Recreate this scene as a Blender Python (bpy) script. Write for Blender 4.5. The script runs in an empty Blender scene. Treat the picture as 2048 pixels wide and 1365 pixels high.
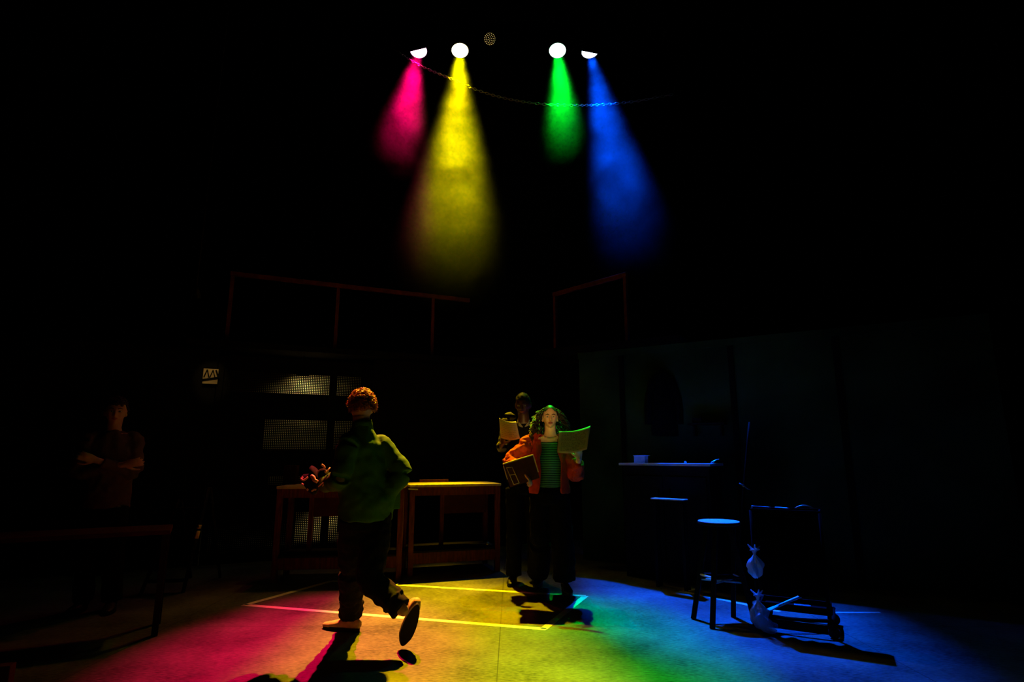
import bpy, bmesh, math, random
from mathutils import Vector, Matrix, Euler
random.seed(7)
S = bpy.context.scene
C = S.collection
V = Vector
PI = math.pi
UP = V((0, 0, 1))

# ------------------------------------------------------------------ camera
CAMH = 1.24
PITCH = math.atan(227.5 / 1150.0)
FPX = 1150.0
cd = bpy.data.cameras.new('camera')
cd.sensor_width = 36.0
cd.lens = FPX / 2048.0 * 36.0
cd.clip_start = 0.05
cd.clip_end = 60
cam = bpy.data.objects.new('camera', cd)
C.objects.link(cam)
cam.location = (0, 0, CAMH)
cam.rotation_euler = (PI / 2 + PITCH, 0, 0)
S.camera = cam

# ------------------------------------------------------------------ world, exposure
w = bpy.data.worlds.new('world')
S.world = w
w.use_nodes = True
w.node_tree.nodes['Background'].inputs[0].default_value = (0, 0, 0, 1)
w.node_tree.nodes['Background'].inputs[1].default_value = 0
S.view_settings.view_transform = 'Standard'
S.view_settings.look = 'None'
S.view_settings.gamma = 1
S.view_settings.exposure = 0.0
S.view_settings.use_curve_mapping = False

# ------------------------------------------------------------------ pixel helpers (turn a reading of the photo into a place)
def ray(px, py):
    u = (px - 1024) / FPX
    v = (682.5 - py) / FPX
    cp, sp = math.cos(PITCH), math.sin(PITCH)
    return V((u, cp - v * sp, sp + v * cp))
def atz(px, py, z=0.0):
    d = ray(px, py)
    t = (z - CAMH) / d.z
    return V((d.x * t, d.y * t, z))
def atD(px, py, D):
    d = ray(px, py)
    t = D / d.y
    return V((d.x * t, D, CAMH + d.z * t))

def proj(p):
    cp, sp = math.cos(PITCH), math.sin(PITCH)
    q = p - V((0, 0, CAMH)); f_ = q.y * cp + q.z * sp; u_ = -q.y * sp + q.z * cp
    return 1024 + FPX * q.x / f_, 682.5 - FPX * u_ / f_

# ------------------------------------------------------------------ stage lamps: where they hang and where they point
LAMP_D = 9.0
LAMPS = {   # colour: (lens centre in photo, aim on the floor in photo, light colour, core W, wash W)
    'magenta': dict(px=(837, 101), aim=(600, 1318), col=(1.0, 0.0, 0.075), core=15000, wash=120, L=3.9, d=0.065, half=7.4, oval=1.5),
    'yellow':  dict(px=(920, 101), aim=(882, 1290), col=(1.0, 0.60, 0.0), core=20500, wash=350, L=6.2, d=0.062, half=7.3, oval=2.5),
    'green':   dict(px=(1115, 101), aim=(1205, 1315), col=(0.0, 1.0, 0.02), core=9500, wash=80, L=3.6, d=0.085, half=6.4, oval=1.6),
    'blue':    dict(px=(1180, 103), aim=(1425, 1203), col=(0.0, 0.07, 1.0), core=25000, wash=200, L=5.2, d=0.032, half=8.3, oval=1.6),
}
for k, d in LAMPS.items():
    d['P'] = atD(d['px'][0], d['px'][1], LAMP_D)
    d['F'] = atz(d['aim'][0], d['aim'][1])
    d['A'] = (d['F'] - d['P']).normalized()
def spot(name, P, A, col, W, half, blend=1.0, r=0.07):
    l = bpy.data.lights.new(name, 'SPOT')
    l.energy = W
    l.color = col
    l.spot_size = 2 * math.radians(half)
    l.spot_blend = blend
    l.shadow_soft_size = r
    o = bpy.data.objects.new(name, l)
    C.objects.link(o)
    o.location = P
    o.rotation_euler = A.to_track_quat('-Z', 'Y').to_euler()
    return o
for k, d in LAMPS.items():
    # oval beam, longer up-and-down stage
    hv = math.degrees(math.atan(math.tan(math.radians(d['half'])) * d['oval']))
    o = spot(k + '_beam_light', d['P'] + d['A'] * 0.03, d['A'], d['col'], d['core'], hv)
    o.scale = (1.0 / d['oval'], 1, 1)
    spot(k + '_wash_light', d['P'] + d['A'] * 0.03, d['A'], d['col'], d['wash'], 20.0)
# added warm fill from the audience side, no fixture, brightens the two readers' faces
FILL_POS = V((0.5, -2.4, 3.9)); PT = atD(1082, 842, 5.6)
spot('added_face_fill', FILL_POS, (PT - FILL_POS).normalized(), (1.0, 0.60, 0.15), 900, 2.1, 1.0, 0.04)
# added lamps behind the perforated screen, lighting what its holes show (fixtures built further down)
SCREEN_LAMP = V((-2.75, 7.50, 2.30))
LOW_LAMP = V((-2.32, 7.60, 0.80))
spot('added_low_light', LOW_LAMP + V((0, 0, -0.07)), V((0.0, 0.45, -1)).normalized(), (1.0, 0.74, 0.38), 16, 55, 0.6, 0.03)
spot('added_screen_light', SCREEN_LAMP + V((0, 0, -0.10)), V((-0.05, 0.75, -1)).normalized(), (1.0, 0.74, 0.38), 12, 82, 0.6, 0.05)

# ------------------------------------------------------------------ materials
def mat(name, col, rough=0.6, metal=0.0, var=0.25, scale=12.0, spec=0.5, bump=0.0, trans=0.0, stretch=None, emit=None):
    m = bpy.data.materials.new(name)
    m.use_nodes = True
    nt = m.node_tree
    b = nt.nodes['Principled BSDF']
    b.inputs['Roughness'].default_value = rough
    b.inputs['Metallic'].default_value = metal
    b.inputs['Specular IOR Level'].default_value = spec
    tc = nt.nodes.new('ShaderNodeTexCoord')
    mp = nt.nodes.new('ShaderNodeMapping')
    if stretch: mp.inputs['Scale'].default_value = stretch
    nz = nt.nodes.new('ShaderNodeTexNoise')
    nz.inputs['Scale'].default_value = scale
    nz.inputs['Detail'].default_value = 5
    rp = nt.nodes.new('ShaderNodeValToRGB')
    rp.color_ramp.elements[0].position = 0.3
    rp.color_ramp.elements[1].position = 0.7
    c = V(col)
    rp.color_ramp.elements[0].color = (*(c * (1 - var)), 1)
    rp.color_ramp.elements[1].color = (*[min(1, x) for x in c * (1 + var * 0.6)], 1)
    nt.links.new(tc.outputs['Object'], mp.inputs[0])
    nt.links.new(mp.outputs[0], nz.inputs['Vector'])
    nt.links.new(nz.outputs['Fac'], rp.inputs[0])
    nt.links.new(rp.outputs[0], b.inputs['Base Color'])
    if bump:
        bp = nt.nodes.new('ShaderNodeBump')
        bp.inputs['Strength'].default_value = bump
        bp.inputs['Distance'].default_value = 0.01
        nt.links.new(nz.outputs['Fac'], bp.inputs['Height'])
        nt.links.new(bp.outputs[0], b.inputs['Normal'])
    if trans:
        tr = nt.nodes.new('ShaderNodeBsdfTranslucent')
        nt.links.new(rp.outputs[0], tr.inputs[0])
        mx = nt.nodes.new('ShaderNodeMixShader')
        mx.inputs[0].default_value = trans
        out = nt.nodes['Material Output']
        nt.links.new(b.outputs[0], mx.inputs[1])
        nt.links.new(tr.outputs[0], mx.inputs[2])
        nt.links.new(mx.outputs[0], out.inputs[0])
    if emit:
        b.inputs['Emission Color'].default_value = (*emit[0], 1)
        b.inputs['Emission Strength'].default_value = emit[1]
    return m
M = {}
M['black'] = mat('black_paint', (0.004, 0.004, 0.004), 0.85, spec=0.1)
M['blackmetal'] = mat('black_metal', (0.004, 0.004, 0.004), 0.6, spec=0.12)
M['steel'] = mat('steel', (0.45, 0.45, 0.43), 0.3, 1.0)
M['drape'] = mat('black_drape', (0.003, 0.003, 0.003), 0.95, spec=0.0)
M['wood'] = mat('brown_wood', (0.10, 0.022, 0.009), 0.7, var=0.5, scale=6, spec=0.15, bump=0.2, stretch=(8, 1, 1))
M['woodpanel'] = mat('brown_board', (0.05, 0.011, 0.005), 0.75, var=0.3, scale=5, spec=0.1)
M['rail'] = mat('red_brown_rail', (0.16, 0.026, 0.015), 0.7, var=0.4, spec=0.2)
M['benchtop'] = mat('worn_bench_top', (0.50, 0.42, 0.28), 0.5, var=0.3, scale=9, spec=0.4, stretch=(1, 5, 1))
M['greenwall'] = mat('green_scenery', (0.03, 0.075, 0.032), 0.9, var=0.7, scale=1.4, spec=0.05)
M['skin_light'] = mat('light_skin', (0.50, 0.30, 0.19), 0.5, var=0.08, spec=0.4)
M['skin_fair'] = mat('fair_skin', (0.80, 0.50, 0.32), 0.5, var=0.06, spec=0.4)
M['skin_dark'] = mat('brown_skin', (0.09, 0.038, 0.02), 0.45, var=0.08, spec=0.5)
M['eye'] = mat('eye_white', (0.6, 0.6, 0.58), 0.2, var=0.03)
M['iris'] = mat('dark_iris', (0.02, 0.012, 0.008), 0.15, var=0.05)
M['lip'] = mat('lip', (0.36, 0.10, 0.08), 0.45, var=0.05)
M['ginger'] = mat('auburn_curls', (0.40, 0.10, 0.025), 0.35, var=0.3, scale=60, spec=0.6)
M['darkhair'] = mat('dark_curls', (0.03, 0.024, 0.018), 0.45, var=0.3, scale=60, spec=0.4)
M['blackhair'] = mat('black_hair', (0.012, 0.01, 0.009), 0.7, var=0.3, scale=90, spec=0.3)
M['greenshirt'] = mat('green_cloth', (0.045, 0.15, 0.010), 0.85, var=0.15, scale=20, spec=0.15, bump=0.2)
M['darktrousers'] = mat('dark_denim', (0.008, 0.009, 0.010), 0.9, var=0.3, scale=60, spec=0.1)
M['blacktrousers'] = mat('black_cloth', (0.004, 0.004, 0.005), 0.95, var=0.3, scale=60, spec=0.05)
M['sneaker'] = mat('tan_suede_shoe', (0.55, 0.42, 0.22), 0.7, var=0.2, scale=30, spec=0.3)
M['sole'] = mat('dark_rubber_sole', (0.01, 0.01, 0.01), 0.8, spec=0.2)
M['boot'] = mat('black_leather', (0.006, 0.006, 0.006), 0.5, spec=0.3)
M['orange'] = mat('orange_cloth', (0.50, 0.045, 0.008), 0.8, var=0.12, scale=14, spec=0.2)
M['paper'] = mat('paper', (0.55, 0.54, 0.49), 0.8, var=0.04, scale=30, spec=0.2, trans=0.14)
M['ink'] = mat('grey_ink', (0.20, 0.20, 0.19), 0.8, var=0.1, spec=0.1)
M['card'] = mat('brown_cardboard', (0.07, 0.025, 0.012), 0.8, var=0.2, scale=18, spec=0.15)
M['lit_edge_print'] = mat('pale_lit_edge_and_print', (0.85, 0.66, 0.32), 0.7, var=0.15, spec=0.3)
M['tape'] = mat('white_tape', (0.82, 0.80, 0.72), 0.55, var=0.10, scale=25, spec=0.4)
M['yellowtape'] = mat('yellow_tape', (0.75, 0.55, 0.08), 0.6, var=0.1)
M['vest'] = mat('black_waistcoat', (0.005, 0.005, 0.006), 0.9, spec=0.1)
M['whiteshirt'] = mat('pale_shirt', (0.28, 0.28, 0.22), 0.8, var=0.1, spec=0.2)
M['paleshirt'] = mat('pale_pink_shirt', (0.09, 0.055, 0.05), 0.85, var=0.15, spec=0.1)
M['pale_surface'] = mat('pale_counter_top', (0.65, 0.65, 0.65), 0.5, var=0.15, scale=8, spec=0.4)
M['darkwood'] = mat('dark_wood', (0.010, 0.008, 0.006), 0.8, spec=0.1)
M['white'] = mat('white_plastic', (0.8, 0.8, 0.8), 0.4, var=0.05)
M['cream'] = mat('cream_board', (0.5, 0.42, 0.25), 0.8, var=0.45, scale=3.2, spec=0.1)
M['bluecloth'] = mat('blue_cloth', (0.05, 0.35, 0.8), 0.7, var=0.1)
M['flower'] = mat('pale_petals', (0.75, 0.45, 0.42), 0.5, var=0.2, spec=0.4)
M['redcloth'] = mat('magenta_cuff', (0.6, 0.05, 0.14), 0.7, var=0.2, spec=0.3)

def glass(name, col, rough, alpha):
    m = bpy.data.materials.new(name); m.use_nodes = True
    nt = m.node_tree
    b = nt.nodes['Principled BSDF']
    b.inputs['Base Color'].default_value = (*col, 1)
    b.inputs['Roughness'].default_value = rough
    b.inputs['Alpha'].default_value = alpha
    b.inputs['Specular IOR Level'].default_value = 0.9
    nz = nt.nodes.new('ShaderNodeTexNoise'); nz.inputs['Scale'].default_value = 26
    bp = nt.nodes.new('ShaderNodeBump'); bp.inputs['Strength'].default_value = 0.8; bp.inputs['Distance'].default_value = 0.02
    nt.links.new(nz.outputs['Fac'], bp.inputs['Height']); nt.links.new(bp.outputs[0], b.inputs['Normal'])
    return m
M['plastic'] = glass('crumpled_clear_plastic', (0.9, 0.92, 0.95), 0.12, 0.55)

def stripes(name, c1, c2, freq):
    m = bpy.data.materials.new(name); m.use_nodes = True
    nt = m.node_tree; b = nt.nodes['Principled BSDF']
    b.inputs['Roughness'].default_value = 0.85
    b.inputs['Specular IOR Level'].default_value = 0.1
    tc = nt.nodes.new('ShaderNodeTexCoord')
    wv = nt.nodes.new('ShaderNodeTexWave'); wv.bands_direction = 'Z'; wv.inputs['Scale'].default_value = freq
    wv.inputs['Distortion'].default_value = 0.6; wv.inputs['Detail Scale'].default_value = 0.6
    rp = nt.nodes.new('ShaderNodeValToRGB')
    rp.color_ramp.elements[0].position = 0.45; rp.color_ramp.elements[1].position = 0.6
    rp.color_ramp.elements[0].color = (*c1, 1); rp.color_ramp.elements[1].color = (*c2, 1)
    nt.links.new(tc.outputs['Object'], wv.inputs['Vector'])
    nt.links.new(wv.outputs['Fac'], rp.inputs[0]); nt.links.new(rp.outputs[0], b.inputs['Base Color'])
    return m
M['stripes'] = stripes('green_striped_jersey', (0.008, 0.045, 0.02), (0.12, 0.4, 0.2), 20)

def emitter(name, col, s):
    m = bpy.data.materials.new(name); m.use_nodes = True
    nt = m.node_tree
    nt.nodes.remove(nt.nodes['Principled BSDF'])
    e = nt.nodes.new('ShaderNodeEmission')
    e.inputs[0].default_value = (*col, 1); e.inputs[1].default_value = s
    # a faint ring pattern of the lens so the face is not perfectly even
    tc = nt.nodes.new('ShaderNodeTexCoord'); gr = nt.nodes.new('ShaderNodeTexNoise')
    gr.inputs['Scale'].default_value = 30
    mr = nt.nodes.new('ShaderNodeMapRange'); mr.inputs['To Min'].default_value = s * 0.8; mr.inputs['To Max'].default_value = s * 1.2
    nt.links.new(tc.outputs['Object'], gr.inputs['Vector']); nt.links.new(gr.outputs['Fac'], mr.inputs['Value'])
    nt.links.new(mr.outputs[0], e.inputs[1])
    nt.links.new(e.outputs[0], nt.nodes['Material Output'].inputs[0])
    return m

# floor material: dark painted sheets, seams, scuffs
def floor_mat():
    m = bpy.data.materials.new('stage_floor_paint'); m.use_nodes = True
    nt = m.node_tree; b = nt.nodes['Principled BSDF']; N = nt.nodes.new; L = nt.links.new
    tc = N('ShaderNodeTexCoord')
    n1 = N('ShaderNodeTexNoise'); n1.inputs['Scale'].default_value = 1.6; n1.inputs['Detail'].default_value = 8; n1.inputs['Roughness'].default_value = 0.65
    L(tc.outputs['Object'], n1.inputs['Vector'])
    n2 = N('ShaderNodeTexNoise'); n2.inputs['Scale'].default_value = 55; n2.inputs['Detail'].default_value = 4
    mp = N('ShaderNodeMapping'); mp.inputs['Scale'].default_value = (0.5, 1.6, 1)
    L(tc.outputs['Object'], mp.inputs[0]); L(mp.outputs[0], n2.inputs['Vector'])
    # long scratches
    mp3 = N('ShaderNodeMapping'); mp3.inputs['Scale'].default_value = (1.2, 26, 1); mp3.inputs['Rotation'].default_value = (0, 0, 0.5)
    n3 = N('ShaderNodeTexNoise'); n3.inputs['Scale'].default_value = 1.3; n3.inputs['Detail'].default_value = 2
    L(tc.outputs['Object'], mp3.inputs[0]); L(mp3.outputs[0], n3.inputs['Vector'])
    r3 = N('ShaderNodeMapRange'); r3.inputs['From Min'].default_value = 0.70; r3.inputs['From Max'].default_value = 0.76
    L(n3.outputs['Fac'], r3.inputs['Value'])
    def mth(op, a, bb=None, v=None):
        q = N('ShaderNodeMath'); q.operation = op
        if hasattr(a, 'links'): L(a, q.inputs[0])
        else: q.inputs[0].default_value = a
        if bb is not None:
            if hasattr(bb, 'links'): L(bb, q.inputs[1])
            else: q.inputs[1].default_value = bb
        return q.outputs[0]
    base = mth('ADD', mth('MULTIPLY', n1.outputs['Fac'], 0.42), mth('MULTIPLY', n2.outputs['Fac'], 0.30))
    base = mth('ADD', mth('MULTIPLY', mth('SUBTRACT', base, 0.36), 0.80), 0.082)
    base = mth('ADD', base, mth('MULTIPLY', r3.outputs[0], 0.03))
    # dust specks
    vo = N('ShaderNodeTexVoronoi'); vo.inputs['Scale'].default_value = 5.5
    L(tc.outputs['Object'], vo.inputs['Vector'])
    sp = mth('LESS_THAN', vo.outputs['Distance'], 0.022)
    base = mth('ADD', base, mth('MULTIPLY', sp, 0.2))
    # seams
    sx = N('ShaderNodeSeparateXYZ'); L(tc.outputs['Object'], sx.inputs[0])
    def seam(out, off, per):
        q = mth('PINGPONG', mth('SUBTRACT', out, off), per / 2)
        return mth('LESS_THAN', q, 0.0035)
    s = mth('MAXIMUM', seam(sx.outputs[0], -0.085, 2.44), seam(sx.outputs[1], 4.56, 2.44))
    base = mth('MULTIPLY', base, mth('SUBTRACT', 1.0, mth('MULTIPLY', s, 0.75)))
    cb = N('ShaderNodeCombineColor')
    L(mth('MULTIPLY', base, 1.0), cb.inputs[0]); L(base, cb.inputs[1]); L(mth('MULTIPLY', base, 0.92), cb.inputs[2])
    L(cb.outputs[0], b.inputs['Base Color'])
    b.inputs['Roughness'].default_value = 0.62
    b.inputs['Specular IOR Level'].default_value = 0.25
    bp = N('ShaderNodeBump'); bp.inputs['Strength'].default_value = 0.25; bp.inputs['Distance'].default_value = 0.004
    L(base, bp.inputs['Height']); L(bp.outputs[0], b.inputs['Normal'])
    return m
M['floor'] = floor_mat()

# ------------------------------------------------------------------ mesh helpers
def link(name, bm, m, parent=None, smooth=True):
    me = bpy.data.meshes.new(name)
    bmesh.ops.recalc_face_normals(bm, faces=bm.faces)
    bm.to_mesh(me); bm.free()
    if smooth:
        for p in me.polygons: p.use_smooth = True
    me.materials.append(m)
    o = bpy.data.objects.new(name, me)
    C.objects.link(o)
    if parent is not None:
        o.parent = parent
        o.matrix_parent_inverse = parent.matrix_world.inverted() if parent.type != 'EMPTY' else Matrix.Translation(-parent.location) 
        if parent.type == 'EMPTY':
            o.matrix_parent_inverse = (Matrix.LocRotScale(parent.location, parent.rotation_euler, None)).inverted()
        else:
            o.matrix_parent_inverse = Matrix.Identity(4)
    return o
def thing(name, label, cat, loc=(0, 0, 0), group=None):
    o = bpy.data.objects.new(name, None)
    C.objects.link(o)
    o.empty_display_size = 0.1
    o.location = loc
    o['label'] = label; o['category'] = cat
    if group: o['group'] = group
    return o
def tag(o, label, cat, group=None, kind=None):
    o['label'] = label; o['category'] = cat
    if group: o['group'] = group
    if kind: o['kind'] = kind
    return o
def struct(o):
    o['kind'] = 'structure'
    return o
def recenter(o):
    """put a top-level mesh's origin at its base centre"""
    me = o.data
    xs = [v.co for v in me.vertices]
    mn = V((min(c.x for c in xs), min(c.y for c in xs), min(c.z for c in xs)))
    mx = V((max(c.x for c in xs), max(c.y for c in xs), max(c.z for c in xs)))
    c = V(((mn.x + mx.x) / 2, (mn.y + mx.y) / 2, mn.z))
    me.transform(Matrix.Translation(-c))
    o.location = c
    return o
def box(bm, c, s, R=None, bev=0.0):
    """box centred c, size s, rotation matrix R (3x3)"""
    r = bmesh.ops.create_cube(bm, size=1)
    vs = r['verts']
    for v in vs:
        p = V((v.co.x * s[0], v.co.y * s[1], v.co.z * s[2]))
        if R is not None: p = R @ p
        v.co = p + V(c)
    if bev:
        es = list({e for v in vs for e in v.link_edges})
        bmesh.ops.bevel(bm, geom=es, offset=bev, segments=2, affect='EDGES', profile=0.6)
def frame(d, side=None):
    d = d.normalized()
    if side is None:
        side = V((0, 0, 1)) if abs(d.z) < 0.9 else V((1, 0, 0))
    x = (side - d * side.dot(d))
    if x.length < 1e-5: x = d.orthogonal()
    x.normalize()
    y = d.cross(x)
    return x, y
def loft(bm, pts, rad, side=None, n=16, cap=True, round_ends=False):
    """tube through pts; rad: float or (rx, ry) per point; side = direction of rx"""
    pts = [V(p) for p in pts]
    if round_ends:
        def rr(q): return (q, q) if not isinstance(q, (tuple, list)) else q
        a, b = rr(rad[0]), rr(rad[-1])
        d0 = (pts[0] - pts[1]).normalized(); d1 = (pts[-1] - pts[-2]).normalized()
        m0, m1 = min(a), min(b)
        P = [pts[0] + d0 * m0 * 0.95, pts[0] + d0 * m0 * 0.7] + pts + [pts[-1] + d1 * m1 * 0.7, pts[-1] + d1 * m1 * 0.95]
        Rr = [tuple(x * 0.3 for x in a), tuple(x * 0.72 for x in a)] + list(rad) + [tuple(x * 0.72 for x in b), tuple(x * 0.3 for x in b)]
        pts, rad = P, Rr
    rings = []
    for i, p in enumerate(pts):
        if i == 0: d = pts[1] - pts[0]
        elif i == len(pts) - 1: d = pts[-1] - pts[-2]
        else: d = (pts[i + 1] - pts[i]).normalized() + (pts[i] - pts[i - 1]).normalized()
        if d.length < 1e-6: d = V((0, 0, 1))
        sd = side[i] if isinstance(side, list) else side
        x, y = frame(d, sd)
        r = rad[i]
        rx, ry = (r, r) if not isinstance(r, (tuple, list)) else r
        rings.append([bm.verts.new(p + x * (rx * math.cos(2 * PI * k / n)) + y * (ry * math.sin(2 * PI * k / n))) for k in range(n)])
    for a, b in zip(rings, rings[1:]):
        for k in range(n):
            bm.faces.new((a[k], a[(k + 1) % n], b[(k + 1) % n], b[k]))
    if cap:
        bm.faces.new(rings[0][::-1]); bm.faces.new(rings[-1])
    return rings
def lathe(bm, P, x, y, z, prof, n=32, close=False):
    rings = [[bm.verts.new(P + z * h + (x * math.cos(2 * PI * k / n) + y * math.sin(2 * PI * k / n)) * r) for k in range(n)] for r, h in prof]
    pr = list(zip(rings, rings[1:])) + ([(rings[-1], rings[0])] if close else [])
    for a, b_ in pr:
        for k in range(n): bm.faces.new((a[k], a[(k + 1) % n], b_[(k + 1) % n], b_[k]))
def ellips(bm, c, r, R=None, u=16, v=10):
    q = bmesh.ops.create_uvsphere(bm, u_segments=u, v_segments=v, radius=1)
    for vv in q['verts']:
        p = V((vv.co.x * r[0], vv.co.y * r[1], vv.co.z * r[2]))
        if R is not None: p = R @ p
        vv.co = p + V(c)
def cyl(bm, a, b, r, n=16, r2=None):
    loft(bm, [V(a), V(b)], [r, r2 if r2 is not None else r], n=n)
def bend(pts, k=4):
    """catmull-rom resample"""
    pts = [V(p) for p in pts]
    P = [pts[0] * 2 - pts[1]] + pts + [pts[-1] * 2 - pts[-2]]
    out = []
    for i in range(1, len(P) - 2):
        for j in range(k):
            t = j / k
            a, b, c, d = P[i - 1], P[i], P[i + 1], P[i + 2]
            out.append(0.5 * ((2 * b) + (c - a) * t + (2 * a - 5 * b + 4 * c - d) * t * t + (3 * b - a - 3 * c + d) * t ** 3))
    out.append(pts[-1])
    return out
def lerp_list(vals, k=4):
    out = []
    for a, b in zip(vals, vals[1:]):
        for j in range(k):
            t = j / k
            if isinstance(a, tuple): out.append(tuple(x + (y - x) * t for x, y in zip(a, b)))
            else: out.append(a + (b - a) * t)
    out.append(vals[-1])
    return out
def smooth_tube(bm, pts, rad, side=None, n=16, k=4, **kw):
    loft(bm, bend(pts, k), lerp_list(rad, k), side, n, **kw)
def remesh(o, vox, smooth_it=4, disp=None):
    r = o.modifiers.new('remesh', 'REMESH'); r.mode = 'VOXEL'; r.voxel_size = vox; r.use_smooth_shade = True
    s = o.modifiers.new('smooth', 'SMOOTH'); s.iterations = smooth_it; s.factor = 0.5
    if disp:
        st, sc = disp
        t = bpy.data.textures.new('folds', 'CLOUDS'); t.noise_scale = sc; t.noise_depth = 1
        d = o.modifiers.new('folds', 'DISPLACE'); d.texture = t; d.strength = st; d.mid_level = 0.5; d.texture_coords = 'LOCAL'
    return o
def rotz(a): return Matrix.Rotation(a, 3, 'Z')
def axes(x, y, z): return Matrix((x, y, z)).transposed()

# ================================================================== THE SETTING
b = bmesh.new(); box(b, (0, 3.5, -0.05), (16, 15, 0.1)); floor = struct(link('floor', b, M['floor'], smooth=False))
b = bmesh.new(); box(b, (0, 11.05, 4.95), (16, 0.1, 9.9)); struct(link('wall_back', b, M['drape'], smooth=False))
b = bmesh.new(); box(b, (-8.05, 3.5, 4.95), (0.1, 15, 9.9)); struct(link('wall_left', b, M['drape'], smooth=False))
b = bmesh.new(); box(b, (8.05, 3.5, 4.95), (0.1, 15, 9.9)); struct(link('wall_right', b, M['drape'], smooth=False))
b = bmesh.new(); box(b, (0, 3.5, 9.95), (16.2, 15, 0.1)); struct(link('ceiling', b, M['drape'], smooth=False))

# ------------------------------------------------------------------ floor tape
def tape(a, c, wd, label, ext=0.0):
    a, c = V(a), V(c)
    d = (c - a).normalized(); n = V((-d.y, d.x, 0))
    a = a - d * ext; c = c + d * ext
    b = bmesh.new()
    box(b, (a + c) / 2 + V((0, 0, 0.0008)), ((c - a).length, wd, 0.0012), axes(d, n, V((0, 0, 1))))
    o = link('floor_tape', b, M['tape'], smooth=False)
    recenter(o)
    tag(o, label, 'tape', 'white tape lines marked on the stage floor')
tA, tB, tC, tE = atz(490, 1211), atz(1087, 1259), atz(1171, 1193), atz(663, 1163)
tape(tA, tB, 0.055, 'long tape line nearest the viewer, crossing behind the walking feet', 0.02)
tape(tA, tE, 0.055, 'short tape line at the left end of the taped rectangle')
tape(tE, tC, 0.055, 'long tape line at the back of the rectangle, passing the foot of the workbench')
tape(tB, tC, 0.055, 'short tape line at the right end of the rectangle below the standing woman')
tape(atz(1360, 1183), atz(1560, 1224), 0.05, 'tape line on blue-lit floor passing behind the stool legs')
tape(atz(1362, 1184), atz(1400, 1178), 0.05, 'short stub of tape meeting the line left of the stool')
tape(atz(1648, 1226), atz(1760, 1226), 0.03, 'thin tape line right of the trolley at the dark floor edge')

# ------------------------------------------------------------------ overhead pipe, lamps
b = bmesh.new(); cyl(b, (-4.5, 9.3, 9.15), (4.5, 9.3, 9.15), 0.025, 20)
pipe = link('lighting_pipe', b, M['blackmetal'])
for x in (-4.2, -0.05, 4.2):
    b = bmesh.new(); cyl(b, (x, 9.3, 9.18), (x, 9.3, 9.92), 0.010, 10); link('hanger', b, M['blackmetal'], pipe)
tag(pipe, 'black overhead pipe that the coloured stage lamps hang from', 'lighting pipe')

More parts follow.
